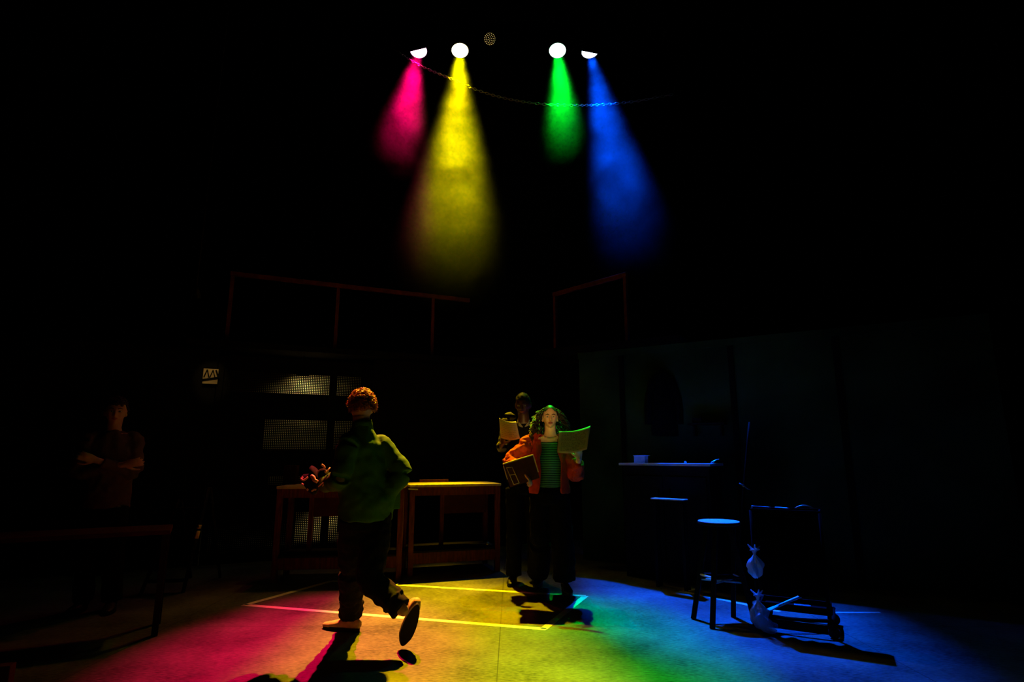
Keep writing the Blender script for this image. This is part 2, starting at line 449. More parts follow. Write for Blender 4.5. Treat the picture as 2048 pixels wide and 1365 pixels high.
M['diode_glint'] = emitter('gold_diode_glint', (1.0, 0.68, 0.25), 0.55)  # glints on the unlit diodes put in as a faint glow
def par_lamp(P, A, label, lens_m, rot=0.0, flap=False, lit=True, group='coloured stage lamps on the overhead pipe', R=0.148):
    """can-shaped lamp; lens centre P, pointing along A"""
    z = A.normalized()
    if lit and abs(z.x) < .5: z = (z + V((0, 0.24, -0.0))).normalized()
    x = V((1, 0, 0)); x = (x - z * x.dot(z)).normalized()
    y = z.cross(x)                     # towards the audience / up
    if y.y > 0: y = -y; x = y.cross(z)
    root = thing('stage_lamp', label, 'stage lamp', P, group)
    def W(a, bb, c): return P + x * a + y * bb + z * c
    b = bmesh.new()
    prof = [(R * 1.12, 0.012), (R * 1.12, -0.03), (R * 1.0, -0.035), (R * 1.0, -0.20), (R * 0.8, -0.26), (R * 0.45, -0.30), (R * 0.45, -0.36), (R * 0.1, -0.37)]
    lathe(b, P, x, y, z, prof)
    link('can', b, M['blackmetal'], root)
    b = bmesh.new()
    prof = [(R * 1.0, 0.012), (R * 1.12, 0.014), (R * 1.12, 0.004), (R * 1.0, 0.002)]
    lathe(b, P, x, y, z, prof, close=True)
    link('rim', b, M['blackmetal'], root)
    b = bmesh.new()                    # domed lens
    rr = [(R * 1.0, -0.004), (R * 0.85, 0.003), (R * 0.6, 0.009), (R * 0.3, 0.013), (R * 0.02, 0.014)]
    lathe(b, P, x, y, z, rr)
    lens = link('lens', b, lens_m, root)
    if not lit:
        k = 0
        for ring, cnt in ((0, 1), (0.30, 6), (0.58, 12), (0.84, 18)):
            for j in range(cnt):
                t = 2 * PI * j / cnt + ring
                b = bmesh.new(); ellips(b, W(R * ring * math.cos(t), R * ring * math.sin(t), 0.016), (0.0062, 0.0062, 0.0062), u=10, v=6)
                link('diode_lens', b, M['diode_glint'], lens)
    # yoke: U bracket from the pivot knobs up to the pipe
    for s in (-1, 1):
        b = bmesh.new(); cyl(b, W(s * R * 1.0, 0, -0.12), W(s * (R * 1.0 + 0.045), 0, -0.12), 0.016, 12); link('tilt_knob', b, M['blackmetal'], root)
    top = V((P.x, 9.3, 9.15))
    l, r = W(-R * 1.2, 0, -0.12), W(R * 1.2, 0, -0.12)
    up = V((0, (top.y - P.y) * 0.8, top.z - 0.09 - l.z))
    b = bmesh.new()
    smooth_tube(b, [l, l + up * 0.85, l + up + V((0.03, 0, 0)), r + up - V((0.03, 0, 0)), r + up * 0.85, r], [(0.018, 0.004)] * 6, side=V((0, 1, 0)), n=8, k=3)
    link('yoke', b, M['blackmetal'], root)
    b = bmesh.new(); cyl(b, (l + r) / 2 + up, top + V((0, 0, -0.02)), 0.012, 10)
    box(b, top + V((0, 0, -0.005)), (0.04, 0.075, 0.075), bev=0.006); link('clamp', b, M['blackmetal'], root)
    for j in range(6):                 # cooling screws round the back of the can
        t = PI * (0.14 + 0.72 * j / 5)
        b = bmesh.new(); ellips(b, W(R * 1.01 * math.cos(t), R * 1.01 * math.sin(t), -0.205), (0.0075,) * 3, u=8, v=6)
        link('screw', b, M['steel'], root)
    b = bmesh.new()
    smooth_tube(b, [W(0, 0, -0.37), W(0.02, 0.06, -0.42), W(0.05, 0.0, -0.44) + V((0, 0, 0.08)), top + V((0.1, 0.0, 0.0)), top + V((0.14, 0, 0.03))], [0.005] * 5, n=8)
    link('power_cable', b, M['blackmetal'], root)
    if flap:
        cr, sr = math.cos(rot), math.sin(rot)
        fx = x * cr + y * sr; fy = y * cr - x * sr
        b = bmesh.new()
        # trapezoid shield hinged on the audience-side rim
        H = 0.225 if rot < 0 else 0.25
        e = P + fy * (R * 1.10) + z * 0.014
        q = [e - fx * R * 1.35, e + fx * R * 1.35, e + fx * R * 1.6 + z * H + fy * 0.012, e - fx * R * 1.6 + z * H + fy * 0.012]
        vs = [b.verts.new(p) for p in q] + [b.verts.new(p + fy * 0.003) for p in q]
        for f in ((0, 1, 2, 3), (7, 6, 5, 4), (0, 4, 5, 1), (1, 5, 6, 2), (2, 6, 7, 3), (3, 7, 4, 0)): b.faces.new([vs[i] for i in f])
        link('glare_shield', b, M['blackmetal'], root, smooth=False)
    return root
EM = {'magenta': emitter('magenta_lens', (1.0, 0.5, 0.85), 6), 'yellow': emitter('yellow_lens', (1.0, 0.85, 0.42), 8),
      'green': emitter('green_lens', (0.55, 1.0, 0.75), 5), 'blue': emitter('blue_lens', (0.62, 0.75, 1.0), 6)}
for k, rot, fl in (('magenta', 0.22, True), ('yellow', 0, False), ('green', 0, False), ('blue', -0.25, True)):
    d = LAMPS[k]
    lab = {'magenta': 'stage lamp glowing pink-magenta, leftmost lit, lens half hidden by its shield',
           'yellow': 'stage lamp glowing warm yellow with a full round lens',
           'green': 'stage lamp glowing green with a full round lens',
           'blue': 'stage lamp glowing blue-white, rightmost lit, lens half hidden by its shield'}[k]
    par_lamp(d['P'], d['A'], lab, EM[k], rot, fl)
M['offlens'] = mat('dark_lens', (0.01, 0.01, 0.01), 0.2)
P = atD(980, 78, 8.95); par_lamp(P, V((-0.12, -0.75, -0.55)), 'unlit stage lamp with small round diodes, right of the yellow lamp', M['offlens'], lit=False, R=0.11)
P = atD(776, 84, 8.95); par_lamp(P, V((-0.75, -0.35, -0.6)), 'unlit stage lamp turned away, left of the magenta lamp', M['offlens'], lit=True, R=0.11)

# ------------------------------------------------------------------ hanging chain
chain_root = thing('chain', 'thin steel chain sagging across the coloured beams below the lamps', 'chain', atD(808, 112, 8.0))
def beam_D(key, py):
    d = LAMPS[key]; best = None
    for k in range(400):
        p = d['P'].lerp(d['F'], k / 400)
        cp, sp = math.cos(PITCH), math.sin(PITCH)
        q = p - V((0, 0, CAMH)); f_ = q.y * cp + q.z * sp; up_ = -q.y * sp + q.z * cp
        yy = 682.5 - FPX * up_ / f_
        if best is None or abs(yy - py) < best[0]: best = (abs(yy - py), p.y)
    return best[1]
DA, DB, DC = beam_D('yellow', 163), beam_D('green', 209), beam_D('blue', 208)
def chD(px): return DA + (DB - DA) * (px - 905) / (1130 - 905) if px < 1130 else DB + (DC - DB) * (px - 1130) / 80 * (1 if px < 1210 else 0) + (0 if px < 1210 else (DC - DB) - (px - 1210) * .001)
ctl = [atD(a, c, chD(a)) for a, c in ((790, 100), (840, 131), (905, 159), (965, 184), (1025, 200), (1085, 208.5), (1140, 211), (1200, 210), (1270, 203), (1350, 188))]
fine = bend(ctl, 40)
LN = 0.066
pts = [fine[0]]; acc = 0
for a, c in zip(fine, fine[1:]):
    acc += (c - a).length
    if acc >= LN * 0.78: pts.append(c); acc = 0
lb = bmesh.new()
ring = []
for k in range(20):
    t = 2 * PI * k / 20
    ring.append(V((math.cos(t) * LN * 0.5 * (1.0), math.sin(t) * LN * 0.24, 0)))
RR = 0.0062
prev = None; rg = []
for k in range(20):
    t = 2 * PI * k / 20
    c0 = ring[k]; d = (ring[(k + 1) % 20] - ring[k - 1]).normalized(); nrm = V((0, 0, 1)); o2 = d.cross(nrm)
    rg.append([lb.verts.new(c0 + (o2 * math.cos(2 * PI * j / 8) + nrm * math.sin(2 * PI * j / 8)) * RR) for j in range(8)])
for k in range(20):
    a, c = rg[k], rg[(k + 1) % 20]
    for j in range(8): lb.faces.new((a[j], a[(j + 1) % 8], c[(j + 1) % 8], c[j]))
first = link('link', lb, M['steel'], chain_root)
nlink = min(len(pts) - 1, 98)
for i in range(nlink):
    o = first if i == 0 else first.copy()
    if i: C.objects.link(o)
    o.parent = chain_root; o.matrix_parent_inverse = Matrix.Translation(-chain_root.location)
    d = (pts[i + 1] - pts[i]).normalized()
    x = d; s = V((0, 1, 0)); yv = (s - x * s.dot(x)).normalized(); zv = x.cross(yv)
    if i % 2: yv, zv = zv, -yv
    R = axes(x, yv, zv) @ Matrix.Rotation(random.uniform(-.35, .35) + 0.6, 3, 'X')
    o.matrix_basis = Matrix.Translation((pts[i] + pts[i + 1]) / 2) @ R.to_4x4()

for e, tx in ((pts[0], -2.25), (pts[nlink], 3.3)):
    b = bmesh.new(); loft(b, [e, V((tx, 9.3, 9.13))], [0.003, 0.003], n=6); link('end_wire', b, M['blackmetal'], chain_root)

# ------------------------------------------------------------------ haze cones: beam shape and falloff put into the density
def haze(d, key, label, half):
    P, A, L = d['P'], d['A'], d['L']
    z = A; x, y = frame(z, V((1, 0, 0)))
    b = bmesh.new()
    n = 32; rings = []
    zs = [0.02, 0.4, 1.0, 1.8, 2.6, 3.4, 4.2, 5.0, 5.8]
    zs = [q for q in zs if q < L] + [L]
    for q in zs:
        r = 0.10 + q * math.tan(math.radians(half))
        if q == L: r *= 0.8
        rings.append([b.verts.new(V((r * math.cos(2 * PI * k / n), r * math.sin(2 * PI * k / n), q))) for k in range(n)])
    for a, c in zip(rings, rings[1:]):
        for k in range(n): b.faces.new((a[k], a[(k + 1) % n], c[(k + 1) % n], c[k]))
    b.faces.new(rings[0][::-1]); b.faces.new(rings[-1])
    m = bpy.data.materials.new(key + '_haze'); m.use_nodes = True
    nt = m.node_tree; nt.nodes.remove(nt.nodes['Principled BSDF']); N = nt.nodes.new; Lk = nt.links.new
    vs = N('ShaderNodeVolumeScatter'); vs.inputs['Anisotropy'].default_value = 0.35
    tc = N('ShaderNodeTexCoord')
    nz = N('ShaderNodeTexNoise'); nz.inputs['Scale'].default_value = 1.3; nz.inputs['Detail'].default_value = 3; nz.inputs['Roughness'].default_value = 0.5
    nz.inputs['Distortion'].default_value = 0.8
    mpn = N('ShaderNodeMapping'); mpn.inputs['Location'].default_value = (hash(key) % 1, P.x * 7, 3.0)
    mpn.inputs['Location'].default_value = (P.x * 3.1, P.x * 7, 3.0)
    Lk(tc.outputs['Object'], mpn.inputs[0]); Lk(mpn.outputs[0], nz.inputs['Vector'])
    sx = N('ShaderNodeSeparateXYZ'); Lk(tc.outputs['Object'], sx.inputs[0])
    def mr(v, a0, a1, b0, b1, cl=True, sm=True):
        q = N('ShaderNodeMapRange'); q.interpolation_type = 'SMOOTHSTEP' if sm else 'LINEAR'
        Lk(v, q.inputs['Value'])
        q.inputs['From Min'].default_value = a0; q.inputs['From Max'].default_value = a1
        q.inputs['To Min'].default_value = b0; q.inputs['To Max'].default_value = b1
        return q.outputs[0]
    def mul(a, c):
        q = N('ShaderNodeMath'); q.operation = 'MULTIPLY'
        Lk(a, q.inputs[0])
        if hasattr(c, 'links'): Lk(c, q.inputs[1])
        else: q.inputs[1].default_value = c
        return q.outputs[0]
    def add(a, c):
        q = N('ShaderNodeMath'); q.operation = 'ADD'
        Lk(a, q.inputs[0])
        if hasattr(c, 'links'): Lk(c, q.inputs[1])
        else: q.inputs[1].default_value = c
        return q.outputs[0]
    # ragged lower end: shift the depth by the noise
    zz = add(sx.outputs[2], mul(nz.outputs['Fac'], 3.0))
    rise = mr(sx.outputs[2], 0.0, L * 0.45, 0.12, 1.0, sm=False)
    fall = mr(zz, L * 0.60 + 1.5, L * 1.0 + 1.5 - 0.1, 1.0, 0.0)
    fall2 = mr(sx.outputs[2], L * 0.85, L * 0.99, 1.0, 0.0)
    wis = mr(nz.outputs['Fac'], 0.38, 0.62, 0.25, 1.6)
    q2 = N('ShaderNodeVectorMath'); q2.operation = 'LENGTH'
    cx = N('ShaderNodeCombineXYZ'); Lk(sx.outputs[0], cx.inputs[0]); Lk(sx.outputs[1], cx.inputs[1]); Lk(cx.outputs[0], q2.inputs[0])
    dv_ = N('ShaderNodeMath'); dv_.operation = 'DIVIDE'; Lk(q2.outputs['Value'], dv_.inputs[0])
    Lk(add(mul(sx.outputs[2], math.tan(math.radians(half))), 0.10), dv_.inputs[1])
    rad = mr(dv_.outputs[0], 0.35, 0.98, 1.0, 0.0)  # soft beam edge shaped by thinning the haze outwards
    dens = mul(mul(mul(mul(mul(rise, fall), wis), fall2), rad), d['d'])
    Lk(dens, vs.inputs['Density'])
    Lk(vs.outputs[0], nt.nodes['Material Output'].inputs['Volume'])
    vs.inputs['Color'].default_value = (0.65, 0.85, 1, 1)
    o = link('light_haze', b, m)
    o.location = P
    o.rotation_euler = axes(x, y, z).to_euler()
    tag(o, label, 'haze', None, 'stuff')
haze(LAMPS['magenta'], 'magenta', 'magenta-lit haze drifting below the leftmost lit lamp', 6.6)
haze(LAMPS['yellow'], 'yellow', 'tall column of yellow-lit haze below the yellow lamp', 6.8)
haze(LAMPS['green'], 'green', 'short column of green-lit haze below the green lamp', 6.6)
haze(LAMPS['blue'], 'blue', 'blue-lit haze slanting to the right below the blue lamp', 7.0)

# ================================================================== SCENERY
# left wall line and right wall line of the set (plan view)
def wl(x): return 6.95 + 0.44 * (x + 3.5)
def wr(x): return 7.45 - 0.60 * (x - 0.6)
aL = math.atan(0.44); aR = math.atan(-0.60)
def wall_box(bm, x0, x1, f, ang, z0, z1, th, off=0.0):
    a, c = V((x0, f(x0), 0)), V((x1, f(x1), 0))
    n = V((-math.sin(ang), math.cos(ang), 0))
    m = (a + c) / 2 + n * (off + th / 2)
    box(bm, (m.x, m.y, (z0 + z1) / 2), ((c - a).length, th, z1 - z0), rotz(ang))
def px_on(f, px, py_=700):
    # x where the vertical line of pixel column px meets the wall line f
    lo, hi = -6.0, 6.0
    best = None
    for i in range(2400):
        x = lo + (hi - lo) * i / 2400
        y = f(x)
        d = ray(px, py_); t = y / d.y
        e = abs(d.x * t - x)
        if best is None or e < best[0]: best = (e, x)
    return best[1]

# perforated metal screen
def perforated(bm, x0, x1, z0, z1, pitch=0.0215, r=0.0036):
    n = V((-math.sin(aL), math.cos(aL), 0)); t = V((math.cos(aL), math.sin(aL), 0))
    a = V((x0, wl(x0), 0)); ln = (x1 - x0) / math.cos(aL)
    nx = int(ln / pitch); nz_ = int((z1 - z0) / pitch)
    grid = {}
    def vert(i, j):
        if (i, j) not in grid: grid[(i, j)] = bm.verts.new(a + t * (i * ln / nx) + V((0, 0, z0 + j * (z1 - z0) / nz_)))
        return grid[(i, j)]
    for i in range(nx):
        for j in range(nz_):
            c0 = [vert(i, j), vert(i + 1, j), vert(i + 1, j + 1), vert(i, j + 1)]
            cen = a + t * ((i + .5) * ln / nx) + V((0, 0, z0 + (j + .5) * (z1 - z0) / nz_))
            h = [bm.verts.new(cen + t * (sx_ * r) + V((0, 0, sz_ * r))) for sx_, sz_ in ((-1, -1), (1, -1), (1, 1), (-1, 1))]
            for k in range(4): bm.faces.new((c0[k], c0[(k + 1) % 4], h[(k + 1) % 4], h[k]))
xm0, xm1, xm2, xm3 = px_on(wl, 452), px_on(wl, 664), px_on(wl, 678), px_on(wl, 739)
scr = thing('perforated_screen', 'black perforated metal screen standing behind the left workbench, specks of light in its holes', 'metal screen', (-2.4, wl(-2.4), 0))
b = bmesh.new(); perforated(b, xm0, xm1, 0.12, 2.36); link('mesh_panel', b, M['black'], scr, smooth=False)
b = bmesh.new(); perforated(b, xm2, xm3, 0.12, 2.36); link('mesh_panel', b, M['black'], scr, smooth=False)
for x0, x1 in ((xm0 - 0.06, xm0), (xm1, xm2), (xm3, xm3 + 0.06)):
    b = bmesh.new(); wall_box(b, x0, x1, wl, aL, 0, 2.42, 0.05, -0.02); link('post', b, M['black'], scr, smooth=False)
for z0, z1 in ((0.0, 0.12), (1.0, 1.03), (2.36, 2.44)):
    b = bmesh.new(); wall_box(b, xm0, xm3, wl, aL, z0, z1, 0.045, -0.015); link('rail', b, M['black'], scr, smooth=False)
# things behind the screen that its holes show
rack = thing('storage_rack', 'cream storage boards glimpsed through the holes of the perforated screen', 'storage rack', (-2.2, wl(-2.2) + 0.45, 0))
for z0, z1, xa, xb in ((2.04, 2.31, xm0 + .05, xm3 - .02), (1.30, 1.69, -3.05, xm3 - .02), (0.86, 0.96, -2.95, -1.9), (0.14, 0.50, -2.62, -2.12)):
    b = bmesh.new(); wall_box(b, xa, xb, wl, aL, z0, z1, 0.03, 0.42); link('board', b, M['cream'], rack, smooth=False)
for xa in (xm0 + 0.02, -1.98, xm3 - 0.06):
    b = bmesh.new(); wall_box(b, xa, xa + 0.04, wl, aL, 0, 2.35, 0.04, 0.46); link('upright', b, M['black'], rack, smooth=False)
# added lamp fixture behind the screen, put in to light the boards
b = bmesh.new(); loft(b, [SCREEN_LAMP + V((0, 0, -0.03)), SCREEN_LAMP + V((0, 0, 0.02)), SCREEN_LAMP + V((0, 0, 0.08)), SCREEN_LAMP + V((0, 0, 0.12))], [0.09, 0.085, 0.04, 0.015], n=24, cap=False)
wk = link('added_screen_lamp', b, M['blackmetal'])
b = bmesh.new(); ellips(b, SCREEN_LAMP + V((0, 0, 0.02)), (0.03, 0.03, 0.035)); link('bulb', b, emitter('warm_bulb', (1, .75, .4), 2.0), wk)
b = bmesh.new(); cyl(b, SCREEN_LAMP + V((0, 0, 0.12)), (SCREEN_LAMP.x, SCREEN_LAMP.y, 2.53), 0.004, 8); link('flex', b, M['blackmetal'], wk)
tag(wk, 'added shaded lamp hanging behind the perforated screen', 'lamp')

b = bmesh.new(); loft(b, [LOW_LAMP + V((0, 0, -0.03)), LOW_LAMP, LOW_LAMP + V((0, 0, 0.06))], [0.05, 0.045, 0.015], n=20, cap=False)  # added low lamp, put in to light the lowest board
wk = link('added_low_lamp', b, M['blackmetal'])
b = bmesh.new(); ellips(b, LOW_LAMP + V((0, 0, 0.0)), (0.018, 0.018, 0.022)); link('bulb', b, emitter('small_warm_bulb', (1, .75, .4), 2.0), wk)
b = bmesh.new(); box(b, LOW_LAMP + V((0, 0.20, 0.05)), (0.02, 0.46, 0.015)); link('arm', b, M['blackmetal'], wk)
tag(wk, 'added little lamp low down behind the perforated screen, under the bench height', 'lamp')

# dark scenery flats
b = bmesh.new(); wall_box(b, xm3 + 0.07, 1.45, wl, aL, 0, 2.5, 0.06)
o = link('scenery_flat', b, M['black'], smooth=False); recenter(o); tag(o, 'plain black scenery flat behind the two people holding papers', 'scenery flat')
b = bmesh.new(); wall_box(b, -6.5, xm0 - 0.07, wl, aL, 0, 2.5, 0.06)
o = link('scenery_flat', b, M['black'], smooth=False); recenter(o); tag(o, 'plain black scenery flat at the far left, beyond the ladder', 'scenery flat')
gw = thing('scenery_wall', 'dark green painted scenery wall behind the counter on the right', 'scenery wall', (1.9, wr(1.9), 0))
b = bmesh.new(); wall_box(b, 0.86, 4.4, wr, aR, 0, 2.5, 0.06); link('panel', b, M['greenwall'], gw, smooth=False)
b = bmesh.new(); wall_box(b, 0.86, 4.4, wr, aR, 2.44, 2.52, 0.10, -0.03); link('top_edge', b, M['greenwall'], gw, smooth=False)
for xx in (1.32, 2.42, 3.3):
    b = bmesh.new(); wall_box(b, xx, xx + 0.05, wr, aR, 0, 2.44, 0.02, -0.02); link('batten', b, M['black'], gw, smooth=False)
# dark coat hanging on the green wall (the darker upright shape)
xc = px_on(wr, 1322, 800); cy = wr(xc) - 0.09
b = bmesh.new()
smooth_tube(b, [(xc, cy, 2.20), (xc, cy, 2.10), (xc, cy, 1.9), (xc, cy, 1.7), (xc, cy, 1.45)], [(0.04, 0.03), (0.14, 0.05), (0.17, 0.06), (0.15, 0.06), (0.16, 0.05)], side=V((1, 0, 0)), n=20)
coat = link('hanging_coat', b, M['black']); remesh(coat, 0.012, 3, (0.04, 0.10))
for s in (-1, 1):
    b = bmesh.new(); smooth_tube(b, [(xc + s * .10, cy, 2.1), (xc + s * .17, cy - .01, 1.85), (xc + s * .18, cy - .01, 1.58)], [0.05, 0.05, 0.045], n=12); link('sleeve', b, M['black'], coat)
b = bmesh.new(); cyl(b, (xc, cy + 0.10, 2.20), (xc, cy - 0.02, 2.24), 0.008, 8); link('hook', b, M['blackmetal'], coat)
tag(coat, 'black coat hanging on the dark green scenery wall', 'coat')

# upper guard rails
def railing(label, p0, p1, posts, ztop, zbase, drop):
    root = thing('guard_rail', label, 'railing', (p0 + p1) / 2 * 1.0)
    root.location.z = zbase
    t = (p1 - p0).normalized()
    b = bmesh.new(); d = t; n = V((-d.y, d.x, 0)).normalized()
    box(b, (p0 + p1) / 2, ((p1 - p0).length + 0.06, 0.05, 0.055), axes(d, n, d.cross(n)), bev=0.006); link('top_rail', b, M['rail'], root, smooth=False)
    for q in posts:
        b = bmesh.new(); box(b, (q.x, q.y, (ztop - .03 + zbase) / 2), (0.045, 0.045, ztop - .03 - zbase), rotz(math.atan2(d.y, d.x)), bev=0.004)
        link('post', b, M['rail'], root, smooth=False)
    return root
zr = 3.49
def rz_(px, py, z): return atz(px, py, z)
p0, p1 = rz_(466, 548, zr), rz_(935, 601, zr)
mid1 = p0 + (p1 - p0) * ((rz_(677, 572, zr).x - p0.x) / (p1.x - p0.x)); mid2 = p0 + (p1 - p0) * ((rz_(866, 593, zr).x - p0.x) / (p1.x - p0.x))
def deck(label, f, x0, x1, ang):
    b = bmesh.new(); wall_box(b, x0, x1, f, ang, 2.53, 2.60, 0.9, -0.12)
    o = link('upper_deck', b, M['black'], smooth=False); recenter(o); tag(o, label, 'platform')
deck('black raised platform above the perforated screen, carrying the long railing', wl, -3.9, 0.45, aL)
deck('black raised platform above the dark green wall, carrying the short railing', wr, 0.42, 2.0, aR)
railing('long reddish wooden railing with three posts above the perforated screen', p0, p1, [p0, mid1, mid2], zr, 2.60, 0)
q0, q1 = rz_(1110, 589, zr), rz_(1250, 550, zr)
railing('short reddish railing with a post at its right end, above the green wall', q0, q1, [q1, q0], zr, 2.60, 0)

# ------------------------------------------------------------------ workbenches
def bench(label, a, c, deep, H, legs_px, panel, names=True):
    """a, c: front-left and front-right floor corners"""
    a, c = V(a), V(c)
    t = (c - a).normalized(); n = V((-t.y, t.x, 0)); L = (c - a).length; ang = math.atan2(t.y, t.x); R = rotz(ang)
    root = thing('workbench', label, 'workbench', a + t * L / 2 + n * deep / 2)
    def W(u, v, z): return a + t * u + n * v + V((0, 0, z))
    b = bmesh.new(); box(b, W(L / 2, deep / 2, H - 0.0125), (L + 0.004, deep + 0.02, 0.025), R, 0.003); link('tabletop', b, M['benchtop'], root, smooth=False)
    for v in (0.03, deep - 0.03):
        b = bmesh.new(); box(b, W(L / 2, v, H - 0.07), (L - 0.11, 0.03, 0.09), R); link('apron', b, M['wood'], root, smooth=False)
    for u in (0.03, L - 0.03):
        for v in (0.03, deep - 0.03):
            b = bmesh.new(); box(b, W(u, v, (H - 0.025) / 2), (0.055, 0.055, H - 0.025), R, 0.004); link('leg', b, M['wood'], root, smooth=False)
    b = bmesh.new(); box(b, W(L / 2, 0.03, 0.175), (L - 0.115, 0.035, 0.11), R, 0.003); link('base_rail', b, M['wood'], root, smooth=False)
    b = bmesh.new(); box(b, W(L / 2, deep - 0.03, 0.175), (L - 0.115, 0.035, 0.11), R, 0.003); link('base_rail', b, M['wood'], root, smooth=False)
    b = bmesh.new(); box(b, W(L / 2, deep / 2, 0.24), (L - 0.02, deep - 0.02, 0.018), R); link('shelf', b, M['darkwood'], root, smooth=False)
    u0, u1, z0, z1, v = panel
    b = bmesh.new(); box(b, W((u0 + u1) / 2 * L, v, (z0 + z1) / 2), ((u1 - u0) * L, 0.02, z1 - z0), R); link('side_board', b, M['woodpanel'], root, smooth=False)
    b = bmesh.new(); box(b, W(u0 * L - 0.02, v, (0.25 + H - .03) / 2), (0.045, 0.045, H - .03 - 0.25), R, 0.003); link('brace_post', b, M['wood'], root, smooth=False)
    return W, R, L
BH = 0.925
def flat(p): return V((p.x, p.y, 0))
WR, RR_, LR = bench('brown wooden workbench with yellow-lit top, right of the walking man', flat(atz(815, 1131, .12)), flat(atz(1001, 1120, .12)), 0.55, BH, None, (0.45, 0.95, 0.58, 0.89, 0.42))
WLf, RL_, LL = bench('brown wooden workbench partly hidden behind the walking man, perforated screen showing beneath', flat(atz(541, 1142, .12)), flat(atz(803, 1137, .12)), 0.50, BH, None, (0.24, 0.62, 0.60, 0.88, 0.3))
# things lying on the benches
def slab(name, mat_, c, s, R, label, cat, bev=0.002):
    b = bmesh.new(); box(b, c, s, R, bev); o = link(name, b, mat_, smooth=False); recenter(o); tag(o, label, cat); return o
slab('wooden_strip', M['wood'], WR(0.35, 0.50, BH + 0.018), (0.34, 0.03, 0.03), RR_, 'thin wooden strip lying at the back of the yellow-lit bench', 'wood strip')
slab('chisel', M['steel'], WR(0.03, -0.015, BH - 0.045), (0.10, 0.03, 0.012), RR_ @ Matrix.Rotation(0.05, 3, 'Y'), 'small flat metal bar fixed under the left front corner of the yellow-lit bench top', 'tool')
b = bmesh.new(); smooth_tube(b, [WR(0.70, 0.25, 0.26), WR(0.82, 0.2, 0.264), WR(0.95, 0.12, 0.26)], [0.008, 0.008, 0.008], n=10)
o = link('metal_rod', b, M['steel']); recenter(o); tag(o, 'thin metal rod lying on the low shelf of the yellow-lit bench', 'rod')
b = bmesh.new(); ellips(b, WR(LR - 0.12, 0.09, 0.2745), (0.026, 0.026, 0.025)); o = link('small_ball', b, M['steel']); recenter(o); tag(o, 'small shiny ball on the low shelf at the right end of the bench', 'ball')
slab('timber_plank', M['benchtop'], WLf(0.45, 0.44, BH + 0.085), (0.62, 0.10, 0.022), RL_, 'pale timber plank lying on the low box at the back of the left bench', 'plank')
slab('low_box', M['darkwood'], WLf(0.45, 0.44, BH + 0.037), (0.55, 0.12, 0.072), RL_, 'low dark box under the pale plank on the left bench', 'box')
slab('small_box', M['woodpanel'], WLf(0.02, 0.42, BH + 0.10), (0.13, 0.12, 0.198), RL_, 'small brown box standing at the left end of the left bench', 'box')

# ------------------------------------------------------------------ right-hand counter group
def on_r(px, py, z, off): pass
k0, k1 = atz(1240, 926.5, 1.13), atz(1420, 931.0, 1.13)
k0 = atD(1238, 925, 6.35); k1 = atD(1421, 930, 5.75); kz = (k0.z + k1.z) / 2
k0.z = k1.z = 0
t = (k1 - k0).normalized(); n = V((-t.y, t.x, 0)); ang = math.atan2(t.y, t.x); R = rotz(ang); L = (k1 - k0).length
ct = thing('counter', 'dark counter with a pale top catching blue light, against the green wall', 'counter', k0 + t * L / 2 + n * .2)
b = bmesh.new(); box(b, k0 + t * L / 2 + n * .19 + V((0, 0, kz - 0.012)), (L, 0.40, 0.024), R, 0.003); link('countertop', b, M['pale_surface'], ct, smooth=False)
b = bmesh.new(); box(b, k0 + t * L / 2 + n * .20 + V((0, 0, (kz - 0.024) / 2)), (L - 0.06, 0.34, kz - 0.024), R); link('cabinet', b, M['darkwood'], ct, smooth=False)
for i in range(2):
    b = bmesh.new(); box(b, k0 + t * (L * (0.27 + 0.46 * i)) + n * .022 + V((0, 0, 0.56)), (L * 0.42, 0.018, 0.92), R, 0.003); dd = link('door', b, M['darkwood'], ct, smooth=False)
    b = bmesh.new(); cyl(b, k0 + t * (L * (0.44 + 0.12 * i)) + n * .002 + V((0, 0, 0.78)), k0 + t * (L * (0.44 + 0.12 * i)) + n * .002 + V((0, 0, 0.90)), 0.006, 8); link('handle', b, M['blackmetal'], dd)
pbx = k0 + t * (L * 0.2) + n * 0.13 + V((0, 0, kz))
b = bmesh.new(); box(b, pbx + V((0, 0, 0.036)), (0.125, 0.09, 0.072), R, 0.003); o = link('small_carton', b, M['paper'], smooth=False); recenter(o)
tag(o, 'small pale carton with a lid standing on the blue-lit counter', 'carton')
b = bmesh.new(); box(b, (0.008, 0, 0.076), (0.155, 0.10, 0.008), None, 0.002); lid = link('lid', b, M['white'], None, smooth=False)
lid.parent = o; lid.matrix_parent_inverse = Matrix.Identity(4); lid.rotation_euler = (0, 0, ang)
b = bmesh.new(); pp = k0 + t * (L * 0.70) + n * 0.12 + V((0, 0, kz + 0.012)); ellips(b, pp, (0.016, 0.012, 0.012)); o = link('glass_knob', b, M['steel']); recenter(o); tag(o, 'tiny shiny knob lying on the blue-lit counter', 'knob')
b = bmesh.new(); pp = k0 + t * (L * 0.965) + n * 0.12 + V((0, 0, kz)); smooth_tube(b, [pp + V((0, 0, 0.008)), pp + V((0.05, 0, 0.03)), pp + V((0.085, 0, 0.04))], [0.008, 0.009, 0.007], n=10)
o = link('spoon_handle', b, M['steel']); recenter(o); tag(o, 'small curved metal handle at the right end of the counter', 'utensil')
